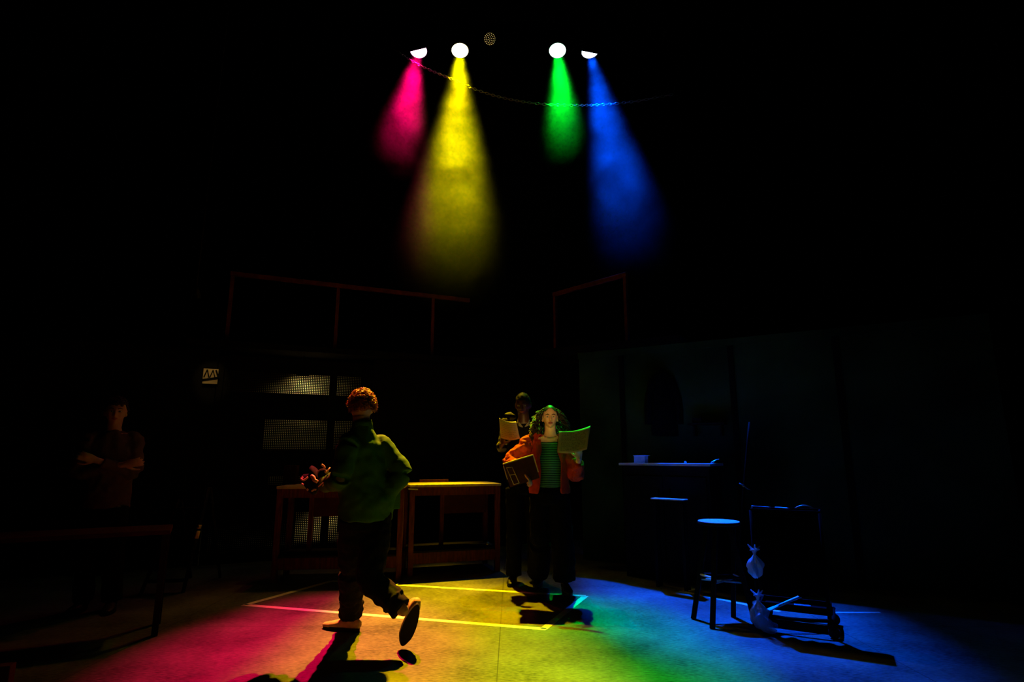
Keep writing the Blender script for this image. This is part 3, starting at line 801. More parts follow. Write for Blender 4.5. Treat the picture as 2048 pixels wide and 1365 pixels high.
# low cupboard in front of the counter
c0 = atD(1301, 997, 5.86); c1 = atD(1367, 1000, 5.64); zc = (c0.z + c1.z) / 2
c0.z = c1.z = 0
t2 = (c1 - c0).normalized(); n2 = V((-t2.y, t2.x, 0)); R2 = rotz(math.atan2(t2.y, t2.x)); L2 = (c1 - c0).length
st = thing('side_stand', 'low dark stand with a narrow pale top, in front of the counter', 'stand', c0 + t2 * L2 / 2)
b = bmesh.new(); box(b, c0 + t2 * L2 / 2 + n2 * 0.05 + V((0, 0, zc - 0.006)), (L2, 0.10, 0.012), R2, 0.002); link('top', b, M['pale_surface'], st, smooth=False)
for i in (0.03, L2 - 0.03):
    for v in (0.02, 0.08):
        b = bmesh.new(); box(b, c0 + t2 * i + n2 * v + V((0, 0, (zc - .02) / 2)), (0.03, 0.03, zc - .02), R2); link('leg', b, M['darkwood'], st, smooth=False)
# wall shelf
xa, xb = px_on(wr, 1380, 848), px_on(wr, 1452, 848)
s0 = atD(1380, 848, wr(xa) - .1); s1 = atD(1452, 848, wr(xb) - .1)
t3 = (s1 - s0); t3.z = 0; L3 = t3.length; t3.normalize(); n3 = V((-t3.y, t3.x, 0)); R3 = rotz(math.atan2(t3.y, t3.x)); zs_ = s0.z - .01
zc0 = V((s0.x, s0.y, 0)) - n3 * 0.12
sh = thing('wall_shelf', 'narrow shelf faintly edged in blue, fixed to the dark wall above the counter', 'shelf', s0)
b = bmesh.new(); box(b, zc0 + t3 * L3 / 2 + n3 * 0.10 + V((0, 0, zs_)), (L3, 0.18, 0.02), R3); link('board', b, M['darkwood'], sh, smooth=False)
for i in (0.05, L3 - .05):
    b = bmesh.new(); box(b, zc0 + t3 * i + n3 * 0.13 + V((0, 0, zs_ - .07)), (0.02, 0.12, .12), R3); link('bracket', b, M['darkwood'], sh, smooth=False)
pc = zc0 + t3 * L3 * 0.25 + n3 * .08 + V((0, 0, zs_ + .01))
b = bmesh.new(); box(b, pc + V((0, 0, 0.03)), (0.10, 0.09, 0.06), R3, .003); o = link('tin', b, M['darkwood'], smooth=False); recenter(o); tag(o, 'small dark tin on the high shelf', 'tin')
# leaning broom
b = bmesh.new(); a = atz(1462, 1150, 0.02); a = V((2.05, 5.35, 0.02)); c = atD(1499, 845, 5.95)
a = atD(1462, 1010, 5.72); a.z = 0.10; smooth_tube(b, [a, (a + c) / 2, c], [0.012] * 3, n=12)
br = link('broom', b, M['darkwood'])
b = bmesh.new(); box(b, a + V((0, 0, -0.045)), (0.28, 0.05, 0.10), rotz(ang), 0.008); link('brush_head', b, M['drape'], br, smooth=False)
tag(br, 'dark broom leaning upright to the right of the counter', 'broom')
b = bmesh.new(); pm = a + (c - a) * 0.60
for i in range(3): loft(b, [pm + V((-0.06 + .03 * i, -0.016, -0.02 - .02 * i)), pm + V((0.01 + .03 * i, -0.016, -0.05 - .02 * i))], [0.007, 0.007], n=8)
link('clip', b, M['steel'], br)

# ------------------------------------------------------------------ stool
sc_ = atz(1437, 1232); sh_ = 0.71
sc_.z = 0
stl = thing('bar_stool', 'round-topped dark wooden stool standing left of the trolley', 'stool', sc_)
b = bmesh.new()
Rs = 0.165
seatc = atD(1437, 1043, sc_.y); zseat = seatc.z
prof = [(Rs * 0.90, -0.028), (Rs * 0.98, -0.022), (Rs, -0.012), (Rs * 0.985, -0.003), (Rs * 0.95, 0.0), (0.01, 0.0)]
lathe(b, V((seatc.x, sc_.y, zseat)), V((1, 0, 0)), V((0, 1, 0)), UP, prof + [(0.01, -0.028), (Rs * 0.90, -0.028)], 40)
st_ = link('seat', b, M['darkwood'], stl, smooth=False)
b = bmesh.new(); lathe(b, V((seatc.x, sc_.y, zseat)), V((1, 0, 0)), V((0, 1, 0)), UP, [(0.01, 0.0015), (Rs * .965, 0.0015), (Rs * .965, -0.002), (0.01, -0.002)], 40); link('lit_seat_disc', b, M['pale_surface'], st_, smooth=False)  # light on the seat put into colour: pale disc, dark rim
feet = [atz(1387, 1239), atz(1425, 1259), atz(1467, 1235), atz(1512, 1254)]
tops = []
cxy = V((seatc.x, sc_.y, 0))
for i, ft in enumerate(feet):
    ft.z = 0
    dirn = (ft - cxy); dirn.z = 0; dirn.normalize()
    tp = cxy + dirn * 0.115 + V((0, 0, zseat - 0.03))
    tops.append(tp)
    b = bmesh.new()
    loft(b, [tp, ft + V((0, 0, 0.002))], [0.025, 0.024], side=V((1, 0.3, 0)), n=4)
    link('leg', b, M['darkwood'], stl, smooth=False)
order = [0, 1, 3, 2]
for i in range(4):
    A_, B_ = order[i], order[(i + 1) % 4]
    f = 0.47
    pa = feet[A_] + (tops[A_] - feet[A_]) * f; pb = feet[B_] + (tops[B_] - feet[B_]) * f
    b = bmesh.new(); loft(b, [pa, pb], [(0.009, 0.012)] * 2, side=V((0, 0, 1)), n=8); link('stretcher', b, M['pale_surface'] if i in (0, 2) else M['darkwood'], stl)
for A_, B_ in ((0, 3), (1, 2)):
    b = bmesh.new(); f = 0.42
    loft(b, [feet[A_] + (tops[A_] - feet[A_]) * f, feet[B_] + (tops[B_] - feet[B_]) * f], [0.008, 0.008], n=8); link('cross_stretcher', b, M['pale_surface'], stl)

# ------------------------------------------------------------------ trolley
tf = [V((1.80, 4.50, 0)), V((2.20, 4.28, 0)), V((2.40, 4.60, 0)), V((2.00, 4.82, 0))]
tcn = sum(tf, V((0, 0, 0))) / 4
tt = (tf[1] - tf[0]).normalized(); tn = V((-tt.y, tt.x, 0)); TR = rotz(math.atan2(tt.y, tt.x)); TL = (tf[1] - tf[0]).length; TDp = (tf[3] - tf[0]).length
tro = thing('trolley', 'dark wheeled trolley to the right of the stool, loaded and draped in black', 'trolley', tcn)
def T(u, v, z): return tf[0] + tt * (u * TL) + tn * (v * TDp) + V((0, 0, z))
M['trolley'] = mat('dull_black_paint', (0.002, 0.002, 0.002), 0.8, spec=0.04)
for z, nm, v0, v1 in ((0.80, 'top_tray', 0, .48), (0.115, 'bottom_tray', 0.38, .98)):
    b = bmesh.new(); box(b, T(.5, (v0 + v1) / 2, z), (TL, TDp * (v1 - v0), 0.015), TR)
    for u, v, sx_, sy_ in ((.5, v0, TL, .012), (.5, v1, TL, .012), (0, (v0 + v1) / 2, .012, TDp * (v1 - v0)), (1, (v0 + v1) / 2, .012, TDp * (v1 - v0))):
        box(b, T(u, v, z + .02), (sx_, sy_, 0.045), TR)
    link(nm, b, M['trolley'], tro, smooth=False)
b = bmesh.new()
lp = [T(0.10, -0.05, .100), T(-.03, .0, .13), T(-.05, .5, .15), T(-.04, .95, .13), T(.05, 1.03, .11), T(.95, 1.03, .11), T(1.04, .9, .11), T(1.04, .1, .11), T(.95, -.03, .11), T(.5, -.06, .098), T(0.10, -0.05, .100)]
smooth_tube(b, lp, [0.013] * len(lp), n=10, k=4); link('base_frame', b, M['trolley'], tro)
for u, v in ((0, 0), (1, 0), (1, 1), (0, 1)):
    b = bmesh.new(); cyl(b, T(u, v, .09), T(u, v, .83 if v == 0 else .16), 0.013, 12); link('post', b, M['trolley'], tro)
    cas = None
    b = bmesh.new(); box(b, T(u, v, .078), (0.035, 0.045, 0.03), TR, .004); cas = link('caster', b, M['blackmetal'], tro, smooth=False)
    b = bmesh.new(); cyl(b, T(u, v, .038) - tn * .014 + tt * .02, T(u, v, .038) + tn * .014 + tt * .02, 0.038, 20); link('wheel', b, M['sole'], cas)
b = bmesh.new()
gr = [[b.verts.new(T(.02 + .96 * i / 24, -.02 + .05 * math.sin(i * 1.1) * (1 - j / 6) , .27 + .52 * j / 6 + (.02 * math.sin(i * .7) if j == 0 else 0))) for i in range(25)] for j in range(7)]
for j in range(6):
    for i in range(24): b.faces.new((gr[j][i], gr[j][i + 1], gr[j + 1][i + 1], gr[j + 1][i]))
cv = link('side_cover', b, M['drape'], tro); q = cv.modifiers.new('thickness', 'SOLIDIFY'); q.thickness = .006
# on the trolley
def rod(name, pts, r, mt, label, cat):
    b = bmesh.new(); smooth_tube(b, pts, [r] * len(pts), n=10); o = link(name, b, mt); recenter(o); tag(o, label, cat); return o
rod('screwdriver', [T(.0, .1, .855), T(.15, .12, .852), T(.30, .1, .850)], 0.0055, M['steel'], 'thin metal tool lying at the left front of the trolley top', 'tool')
rod('metal_bar', [T(.36, .12, .852), T(.45, .1, .852), T(.58, .06, .85)], 0.0055, M['steel'], 'thin metal bar on the trolley top beside the curved hook', 'tool')
rod('curved_hook', [T(.66, .1, .852), T(.74, .1, .870), T(.84, .1, .872), T(.92, .1, .855)], 0.006, M['steel'], 'curved metal hook on the trolley top, rightmost of the tools', 'hook')
# white squeegee on the bottom tray
sq0 = atD(1549, 1216, 4.46); sq1 = atD(1609, 1190, 4.50)
b = bmesh.new(); cyl(b, sq0, sq1, 0.0105, 12); sq = link('white_brush', b, M['white'])
b = bmesh.new(); sd = (sq1 - sq0).normalized()
loft(b, [sq0 - sd * 0.075, sq0 - sd * 0.06, sq0 - sd * 0.01, sq0 + sd * 0.03], [(0.055, 0.010), (0.05, 0.011), (0.03, 0.011), (0.011, 0.010)], side=tn, n=12); link('brush_head', b, M['white'], sq)
tag(sq, 'white long-handled brush slanting across the lower tray of the trolley', 'brush')
rod('small_bottle', [T(.50, .44, .147), T(.62, .44, .147), T(.74, .45, .147)], 0.016, M['plastic'], 'small pale bottle lying right of the white brush on the trolley', 'bottle')
# hanging plastic bags
def bag(label, c, rx, rz, knot, seed, tail=None):
    rnd = random.Random(seed)
    b = bmesh.new()
    ellips(b, c, (rx, rx * .8, rz), u=32, v=22)
    vs = list(b.verts)
    for v in vs:
        p = v.co - c
        a = math.atan2(p.y, p.x); h = p.z / rz
        k = 1 + 0.16 * math.sin(5 * a + 3 * h + seed) + 0.10 * math.sin(9 * a - 7 * h + seed * 2)
        if h > 0.3: k *= max(0.3, 1 - (h - 0.3) * 1.1)
        v.co = c + V((p.x * k, p.y * k, p.z * (1 + .06 * math.sin(4 * a))))
    o = link('plastic_bag', b, M['plastic'])
    b = bmesh.new()
    top = c + V((0, 0, rz))
    for j in range(7):
        a = 2 * PI * j / 7 + seed
        smooth_tube(b, [top + V((0, 0, -.02)), top + V((0.01 * math.cos(a), 0.01 * math.sin(a), .02)), top + V((0.045 * math.cos(a), 0.03 * math.sin(a), .045 + .02 * math.sin(3 * a)))], [0.006, 0.010, 0.004], n=8)
    link('knot', b, M['plastic'], o)
    recenter_tree(o); tag(o, label, 'plastic bag', 'clear plastic bags hanging on the trolley'); return o
def recenter_tree(o):
    xs = [v.co for v in o.data.vertices]
    c = V((sum(p.x for p in xs) / len(xs), sum(p.y for p in xs) / len(xs), min(p.z for p in xs)))
    o.data.transform(Matrix.Translation(-c)); o.location = c
    for ch in o.children:
        ch.data.transform(Matrix.Translation(-c)); ch.matrix_parent_inverse = Matrix.Identity(4)
bag('crumpled clear bag hanging from the trolley handle, upper of the two', atD(1511, 1132, 4.44), 0.055, 0.085, None, 1)
bag('crumpled clear bag hanging low at the trolley front, lower of the two', atD(1518, 1228, 4.40), 0.06, 0.10, None, 2)
b = bmesh.new(); smooth_tube(b, [atD(1511, 1110, 4.44), atD(1512, 1070, 4.47), T(0.0, -.02, .79)], [0.002] * 3, n=6); o = link('bag_string', b, M['blackmetal']); recenter(o); tag(o, 'thin string from the trolley handle down to the upper plastic bag', 'string')
b = bmesh.new(); smooth_tube(b, [atD(1518, 1205, 4.40), atD(1520, 1180, 4.41), T(-.02, -.05, .80)], [0.002] * 3, n=6); o = link('bag_string', b, M['blackmetal']); recenter(o); tag(o, 'thin string from the trolley tray down to the lower plastic bag', 'string')
b = bmesh.new(); c = atD(1534, 1252, 4.36); smooth_tube(b, [c + V((-.07, 0, .07)), c + V((-.03, 0, .02)), c, c + V((.04, 0, -.02)), c + V((.06, 0, .015))], [(.03, .02), (.045, .025), (.05, .03), (.035, .03), (.015, .02)], n=20)
o = link('clear_bottle', b, M['plastic']); recenter(o); tag(o, 'clear plastic bottle hooked under the trolley near the lower bag', 'bottle')

# ------------------------------------------------------------------ left side: ladder, sign, low table, crate
lad = thing('ladder', 'dark folding ladder with a strip of yellow tape, left of the perforated screen', 'ladder', V((-2.9, 5.5, 0)))
r1a = atD(418, 975, 5.75); r1b = atz(366, 1186); r2t = atD(387, 1000, 5.80); r2b = atz(372, 1190)
r2b.x = r1b.x - .34; r2t.x = r1a.x - .30
for p_, q_ in ((r1b, r1a), (r2b, r2t)):
    b = bmesh.new(); loft(b, [p_, q_], [(0.026, 0.013)] * 2, side=V((0, 1, 0)), n=8); link('side_rail', b, M['blackmetal'], lad)
for i in range(5):
    f = 0.12 + 0.18 * i
    pa, pb = r1b.lerp(r1a, f), r2b.lerp(r2t, f)
    b = bmesh.new(); box(b, (pa + pb) / 2, ((pa - pb).length, 0.07, 0.02), rotz(math.atan2((pa - pb).y, (pa - pb).x))); link('step', b, M['blackmetal'], lad, smooth=False)
def frac(py):
    return min((abs(proj(r1b.lerp(r1a, k / 400))[1] - py), k / 400) for k in range(401))[1]
for y0, y1 in ((1050, 1058), (1062, 1078)):
    b = bmesh.new(); loft(b, [r1b.lerp(r1a, frac(y1)), r1b.lerp(r1a, frac(y0))], [(0.028, 0.016)] * 2, side=V((0, 1, 0)), n=8); link('tape_strip', b, M['yellowtape'], lad)
for p_, xx in ((r1a, .05), (r2t, .05)):
    b = bmesh.new(); loft(b, [p_ + V((0, 0.03, -.01)), V((p_.x - xx, 6.25, 0))], [(0.02, 0.012)] * 2, side=V((0, 1, 0)), n=8); link('rear_leg', b, M['blackmetal'], lad)
# torn paper sign
sg = atD(421, 753, wl(px_on(wl, 421, 750)) - 0.04)
b = bmesh.new(); box(b, sg, (0.16, 0.004, 0.18), rotz(aL)); sgn = link('paper_sign', b, M['cream'], smooth=False)
for dx, tilt, ln, wd in ((-0.055, 0.3, .10, .014), (-0.028, -0.25, .10, .014), (0.008, 0.30, .10, .012), (0.035, -0.3, .09, .012), (0.07, -.35, .10, .02)):
    b = bmesh.new(); box(b, sg + rotz(aL) @ V((dx, -0.004, 0.03)), (wd, 0.003, ln), rotz(aL) @ Matrix.Rotation(tilt, 3, 'Y')); link('dark_stroke', b, M['black'], sgn, smooth=False)
b = bmesh.new(); box(b, sg + rotz(aL) @ V((0, -0.004, -0.035)), (.17, 0.003, 0.03), rotz(aL) @ Matrix.Rotation(-.2, 3, 'Y')); link('dark_stroke', b, M['black'], sgn, smooth=False)
recenter_tree(sgn)
tag(sgn, 'small yellowish paper sign with dark strokes, high on the wall left of the screen', 'sign')
spot('added_sign_light', sg + V((0.25, -0.9, 0.75)), V((-0.25, 0.9, -0.75)).normalized(), (1, .62, .2), 14, 10, 0.6, 0.02)  # added spot and fixture, put in to brighten the paper sign
b = bmesh.new(); fx = sg + V((0.25, -0.9, 0.75)); dv = V((-0.25, 0.9, -0.75)).normalized()
loft(b, [fx - dv * .10, fx - dv * .02, fx + dv * .015], [0.02, 0.03, 0.034], n=16, cap=False); cyl(b, fx - dv * .10, (fx.x, fx.y, 9.90), .006, 8)
o = link('added_sign_spotlight', b, M['blackmetal']); tag(o, 'added small dark hanging spotlight aimed at the yellowish paper sign', 'spotlight')
# low table at the far left
f0_ = atz(312, 1272); zt = atD(300, 1060, f0_.y).z
lt = thing('low_table', 'low dark table at the far left with a faint red front edge', 'table', f0_ + V((-.7, .25, 0)))
RT = rotz(math.radians(28))
def LTp(u, v, z): return f0_ + RT @ V((u, v, 0)) + V((0, 0, z))
b = bmesh.new(); box(b, LTp(-.66, .17, zt - .015), (1.36, .40, .03), RT, .003); link('tabletop', b, M['woodpanel'], lt, smooth=False)
for dx in (-0.01, -1.30):
    for dy in (0.0, .33):
        b = bmesh.new(); box(b, LTp(dx, dy, (zt - .03) / 2), (.04, .04, zt - .03), RT); link('leg', b, M['darkwood'], lt, smooth=False)
cr_ = atz(12, 1400); 
b = bmesh.new(); cp_ = atD(-22, 1337, 2.9); box(b, (cp_.x - .02, 2.9 + .03, cp_.z / 2), (.18, .06, cp_.z), rotz(.3), .004); o = link('crate', b, M['woodpanel'], smooth=False); recenter(o)
tag(o, 'reddish box at the very bottom left corner', 'box')

# ================================================================== PEOPLE
def head_bm(bm, c, fwd, up, s=1.0, narrow=1.0):
    """sculpted head; c = centre of skull, fwd = where the nose points"""
    y = fwd.normalized(); z = (up - y * up.dot(y)).normalized(); x = y.cross(z)
    NU, NV = 48, 36
    def g(p, q, w): return math.exp(-((p - V(q)).length / w) ** 2)
    rings = []
    for j in range(1, NV):
        th = PI * j / NV
        ring = []
        for i in range(NU):
            ph = 2 * PI * i / NU
            d = V((math.sin(th) * math.cos(ph), math.sin(th) * math.sin(ph), math.cos(th)))
            px_, py_, pz_ = d.x * 0.076, d.y * 0.094, d.z * 0.118
            if d.z < 0:                                   # jaw narrows, back of skull tucks in
                k = 1 - 0.34 * (-d.z) ** 1.5; px_ *= k * narrow
                if d.y < 0: py_ *= 1 - 0.45 * (-d.z)
                else: py_ *= 1 + 0.03 * (-d.z)
            if d.y > 0.3: py_ *= 0.96
            n = 0.0
            n += 0.026 * g(d, (0, .98, -.14), .15) + 0.013 * g(d, (0, 1, .02), .12) + 0.008 * g(d, (0, 1, .12), .12)
            n += 0.010 * g(d, (.10, .97, -.18), .08) + 0.010 * g(d, (-.10, .97, -.18), .08)
            n += -0.012 * g(d, (.33, .93, .08), .17) - 0.012 * g(d, (-.33, .93, .08), .17)
            n += 0.005 * g(d, (.3, .92, .28), .15) + 0.005 * g(d, (-.3, .92, .28), .15)
            n += 0.008 * g(d, (0, .9, -.42), .14) - 0.004 * g(d, (0, .9, -.5), .05)
            n += 0.009 * g(d, (0, .72, -.78), .22) - 0.004 * g(d, (0, .85, -.6), .09)
            n += 0.005 * g(d, (.5, .8, -.2), .2) + 0.005 * g(d, (-.5, .8, -.2), .2)
            p = V((px_, py_, pz_)) + d * n
            ring.append(bm.verts.new(c + (x * p.x + y * p.y + z * p.z) * s))
        rings.append(ring)
    for a, b2 in zip(rings, rings[1:]):
        for i in range(NU): bm.faces.new((a[i], a[(i + 1) % NU], b2[(i + 1) % NU], b2[i]))
    t_ = bm.verts.new(c + z * 0.118 * s); bt = bm.verts.new(c - z * 0.118 * s)
    for i in range(NU):
        bm.faces.new((t_, rings[0][(i + 1) % NU], rings[0][i])); bm.faces.new((bt, rings[-1][i], rings[-1][(i + 1) % NU]))
    for sd in (-1, 1):
        ellips(bm, c + (x * sd * 0.078 - z * 0.012 - y * 0.005) * s, (0.010 * s, 0.020 * s, 0.033 * s), axes(x, y, z), 12, 8)
    return x, y, z
def face_parts(c, x, y, z, s, body, skin, brow):
    for sd in (-1, 1):
        b = bmesh.new(); e = c + (x * sd * 0.030 + y * 0.0775 + z * 0.010) * s
        ellips(b, e, (0.0145 * s, 0.0125 * s, 0.0075 * s), axes(x, y, z), 16, 10); ey = link('eye', b, M['eye'], body)
        b = bmesh.new(); ellips(b, e + y * 0.0098 * s, (0.0058 * s, 0.0034 * s, 0.0058 * s), axes(x, y, z), 12, 8); link('iris', b, M['iris'], ey)
        b = bmesh.new(); smooth_tube(b, [c + (x * sd * 0.014 + y * 0.0935 + z * 0.030) * s, c + (x * sd * 0.032 + y * 0.0905 + z * 0.037) * s, c + (x * sd * 0.050 + y * 0.079 + z * 0.030) * s], [0.0025 * s, 0.0035 * s, 0.002 * s], n=8)
        link('eyebrow', b, brow, body)
    b = bmesh.new()
    smooth_tube(b, [c + (x * -0.023 + y * 0.083 - z * 0.052) * s, c + (y * 0.0965 - z * 0.047) * s, c + (x * 0.023 + y * 0.083 - z * 0.052) * s], [0.002 * s, 0.0055 * s, 0.002 * s], n=8)
    smooth_tube(b, [c + (x * -0.022 + y * 0.083 - z * 0.054) * s, c + (y * 0.095 - z * 0.058) * s, c + (x * 0.022 + y * 0.083 - z * 0.054) * s], [0.002 * s, 0.006 * s, 0.002 * s], n=8)
    link('lips', b, M['lip'], body)
def hand_bm(bm, wrist, d, nrm, s=1.0, curl=0.6, thumb_side=1, spread=0.12, grip=None):
    """palm from wrist along d, nrm = direction the palm faces; five fingers that curl towards nrm"""
    d = d.normalized(); nrm = (nrm - d * nrm.dot(d)).normalized(); sd = d.cross(nrm) * thumb_side
    P1 = wrist + d * 0.085 * s
    loft(bm, [wrist - d * 0.02, wrist + d * 0.02 * s, wrist + d * 0.055 * s, P1], [(0.024 * s, 0.018 * s), (0.033 * s, 0.016 * s), (0.040 * s, 0.0145 * s), (0.039 * s, 0.012 * s)], side=sd, n=16, round_ends=True)
    for i, (off, ln, r) in enumerate(((0.030, .072, .0088), (0.010, .080, .0090), (-0.010, .074, .0086), (-0.029, .058, .0076))):
        base = wrist + d * (0.080 - abs(off) * .15) * s + sd * off * s
        dd = (d + sd * (off / 0.03) * spread).normalized()
        pts = [base]; ang = curl * 0.35
        for seg in (0.45, 0.32, 0.25):
            pts.append(pts[-1] + (dd * math.cos(ang) + nrm * math.sin(ang)) * ln * seg * s)
            ang += curl * (0.9 + 0.1 * i)
        loft(bm, bend(pts, 3), lerp_list([r * s, r * .98 * s, r * .88 * s, r * .72 * s], 3), n=10, round_ends=True)
    tb = wrist + d * 0.022 * s + sd * 0.030 * s
    td = (d * 0.62 + sd * 0.62 + nrm * 0.48 * (0.5 + curl)).normalized()
    p1 = tb + td * 0.040 * s; p2 = p1 + (td * 0.75 + d * 0.35 + nrm * 0.3 * curl).normalized() * 0.032 * s; p3 = p2 + (d * 0.8 + td * 0.3 + nrm * 0.4 * curl).normalized() * 0.024 * s
    loft(bm, bend([tb, p1, p2, p3], 3), lerp_list([0.013 * s, 0.0115 * s, 0.0095 * s, 0.008 * s], 3), n=10, round_ends=True)
def shoe(parent, ankle, toe_dir, up, s, mt, soft=True, heel_h=0.0, sole_m=None):
    """ankle = joint ~9 cm above sole; toe_dir = along the foot; up = sole normal"""
    f = toe_dir.normalized(); u = (up - f * up.dot(f)).normalized(); r = f.cross(u)
    H = ankle - f * 0.055 * s - u * 0.085 * s      # heel, sole level
    def Wp(a, b2): return H + f * a * s + u * b2 * s
    b = bmesh.new()
    loft(b, [Wp(-.005, .045), Wp(.03, .050), Wp(.09, .045), Wp(.15, .034), Wp(.21, .027), Wp(.262, .022)],
         [(.028 * s, .034 * s), (.037 * s, .044 * s), (.039 * s, .040 * s), (.046 * s, .030 * s), (.045 * s, .023 * s), (.027 * s, .016 * s)], side=r, n=20, round_ends=True)
    loft(b, [Wp(.045, .04), Wp(.05, .095), Wp(.05, .115)], [(.036 * s, .042 * s), (.037 * s, .044 * s), (.038 * s, .046 * s)], side=r, n=18)
    o = link('shoe', b, mt, parent); remesh(o, 0.005, 3)
    b = bmesh.new()
    n = 28; outline = []
    for k in range(n):
        t = 2 * PI * k / n
        q = 0.132 - 0.15 * math.cos(t)
        wv = 0.047 * math.sin(t) * (0.80 + 0.22 * min(1, q / 0.2)) * (1 if q < .24 else .9)
        outline.append((q - .005, wv))
    for lev0, lev1, sc in ((-.002, .022, 1.0),):
        A1 = [b.verts.new(H + f * q[0] * s + r * q[1] * s + u * lev0 * s) for q in outline]
        A2 = [b.verts.new(H + f * q[0] * s + r * q[1] * s + u * lev1 * s) for q in outline]
        for k in range(n): b.faces.new((A1[k], A1[(k + 1) % n], A2[(k + 1) % n], A2[k]))
        b.faces.new(A1[::-1]); b.faces.new(A2)
    if heel_h:
        loft(b, [H + f * .035 * s, H + f * .035 * s - u * heel_h], [(.032 * s, .034 * s), (.024 * s, .026 * s)], side=r, n=14)
    so = link('sole', b, sole_m or M['sole'], o, smooth=False)
    b = bmesh.new()
    for k in range(4):
        q = Wp(.095 + .026 * k, .083 - .0115 * k)
        loft(b, [q - r * .022 * s, q + u * .004 * s, q + r * .022 * s], [.003 * s] * 3, n=6)
    link('laces', b, mt if not soft else M['tape'], o)
    return o
def curls(b, c, x, y, z, s, count, rad, seed, cover, tube=0.0035, turns=1.6):
    rnd = random.Random(seed)
    k = 0
    while k < count:
        d = V((rnd.gauss(0, 1), rnd.gauss(0, 1), rnd.gauss(0, 1))).normalized()
        if not cover(d): continue
        k += 1
        p = c + (x * d.x * 0.080 + y * d.y * 0.099 + z * d.z * 0.122) * s
        nn = (x * d.x + y * d.y + z * d.z).normalized()
        a, b2 = frame(nn, V((rnd.random(), rnd.random(), rnd.random())))
        R0 = rad * rnd.uniform(.6, 1.15); pts = []
        for i in range(11):
            t = i / 10; an = t * turns * 2 * PI
            pts.append(p + (a * math.cos(an) + b2 * math.sin(an)) * R0 * (1 - .3 * t) + nn * (t * rad * rnd.uniform(1.3, 1.7) + rad * .1))
        loft(b, pts, [tube * (1 - .4 * i / 10) for i in range(11)], n=5)
def hair_cap(b, c, x, y, z, s, cover, grow=1.05, NU=40, NV=28):
    rings = {}
    for j in range(NV + 1):
        th = PI * j / NV
        for i in range(NU):
            ph = 2 * PI * i / NU
            d = V((math.sin(th) * math.cos(ph), math.sin(th) * math.sin(ph), math.cos(th)))
            k = 1.0
            if d.z < 0: k = 1 - .22 * (-d.z)
            if cover(d):
                rings[(j, i)] = b.verts.new(c + (x * d.x * .078 * k * grow + y * d.y * .096 * k * grow + z * d.z * .120 * grow) * s)
    for j in range(NV):
        for i in range(NU):
            q = [(j, i), (j, (i + 1) % NU), (j + 1, (i + 1) % NU), (j + 1, i)]
            if all(t in rings for t in q):
                try: b.faces.new([rings[t] for t in q])
                except ValueError: pass
UP = V((0, 0, 1))

# ------------------------------------------------------------------ the walking man
fw = V((-0.72, 0.69, 0)).normalized(); rt = V((fw.y, -fw.x, 0))      # rt = his right-hand side
man = thing('person', 'walking person with curly hair in green jacket and dark trousers, carrying a bundle', 'person', V((-1.05, 4.18, 0)))
hc = atD(724, 816, 4.22)
neck = hc + V((0.005, -0.005, -0.14)); chest = neck + V((0.015, -0.02, -0.17)); 
hip = atD(731, 1030, 4.15)
shR = atD(762, 892, 4.30); shL = atD(696, 890, 4.06)
elR = atD(806, 946, 4.28); wrR = atD(776, 988, 4.22)
elL = atD(680, 958, 3.98); wrL = atD(654, 968, 4.18)
hipR = hip + rt * 0.09; hipL = hip - rt * 0.09
# left leg stands in front, right leg pushes off behind
knL = atD(702, 1150, 4.27); anL = atz(700, 1262); anL.z = 0.09
knR = atD(742, 1158, 4.02); anR = atD(806, 1222, 3.93)
b = bmesh.new()
hx, hy, hz = head_bm(b, hc, (fw * 1.0 + V((0, 0, -0.08))).normalized(), UP, 0.98)
loft(b, [hc + V((0, -.01, -.06)), neck, neck + V((0.01, -.02, -.07))], [.060, .060, .075], n=18)
smooth_tube(b, [neck + V((0.01, -.02, -.05)), chest, (chest + hip) / 2, hip + V((0, 0, -.06))], [(.09, .065), (.14, .09), (.13, .085), (.125, .08)], side=rt, n=24)
for sh, el, wr_ in ((shR, elR, wrR), (shL, elL, wrL)):
    loft(b, [sh.lerp(el, .12), (sh + el) / 2, el, (el + wr_) / 2, wr_], [.048, .045, .038, .036, .026], n=14, round_ends=True)
hand_bm(b, wrL, (V((-0.8, .35, -.15))), V((0.2, 0.3, 1)), 1.0, .75, 1)
hand_bm(b, wrR, V((-.15, 0, -1)), V((-1, .2, 0)), 1.0, .5, 1)
for h_, k_, a_ in ((hipL, knL, anL), (hipR, knR, anR)):
    loft(b, [h_, (h_ + k_) / 2, k_, (k_ + a_) / 2, a_], [.068, .075, .055, .050, .036], n=16, round_ends=True)
body = link('body', b, M['skin_light'], man); remesh(body, 0.006, 3)
cov_m = lambda d: (d.z > -0.25 and d.y < 0.35) or d.z > 0.45
face_parts(hc, hx, hy, hz, 0.98, man, M['skin_light'], M['ginger'])
b = bmesh.new(); hair_cap(b, hc, hx, hy, hz, 0.98, cov_m, 1.06)
curls(b, hc, hx, hy, hz, 0.98, 420, 0.018, 3, lambda d: d.z > 0.15 or (d.z > -0.2 and d.y < 0.1), 0.0036)
link('hair', b, M['ginger'], man)
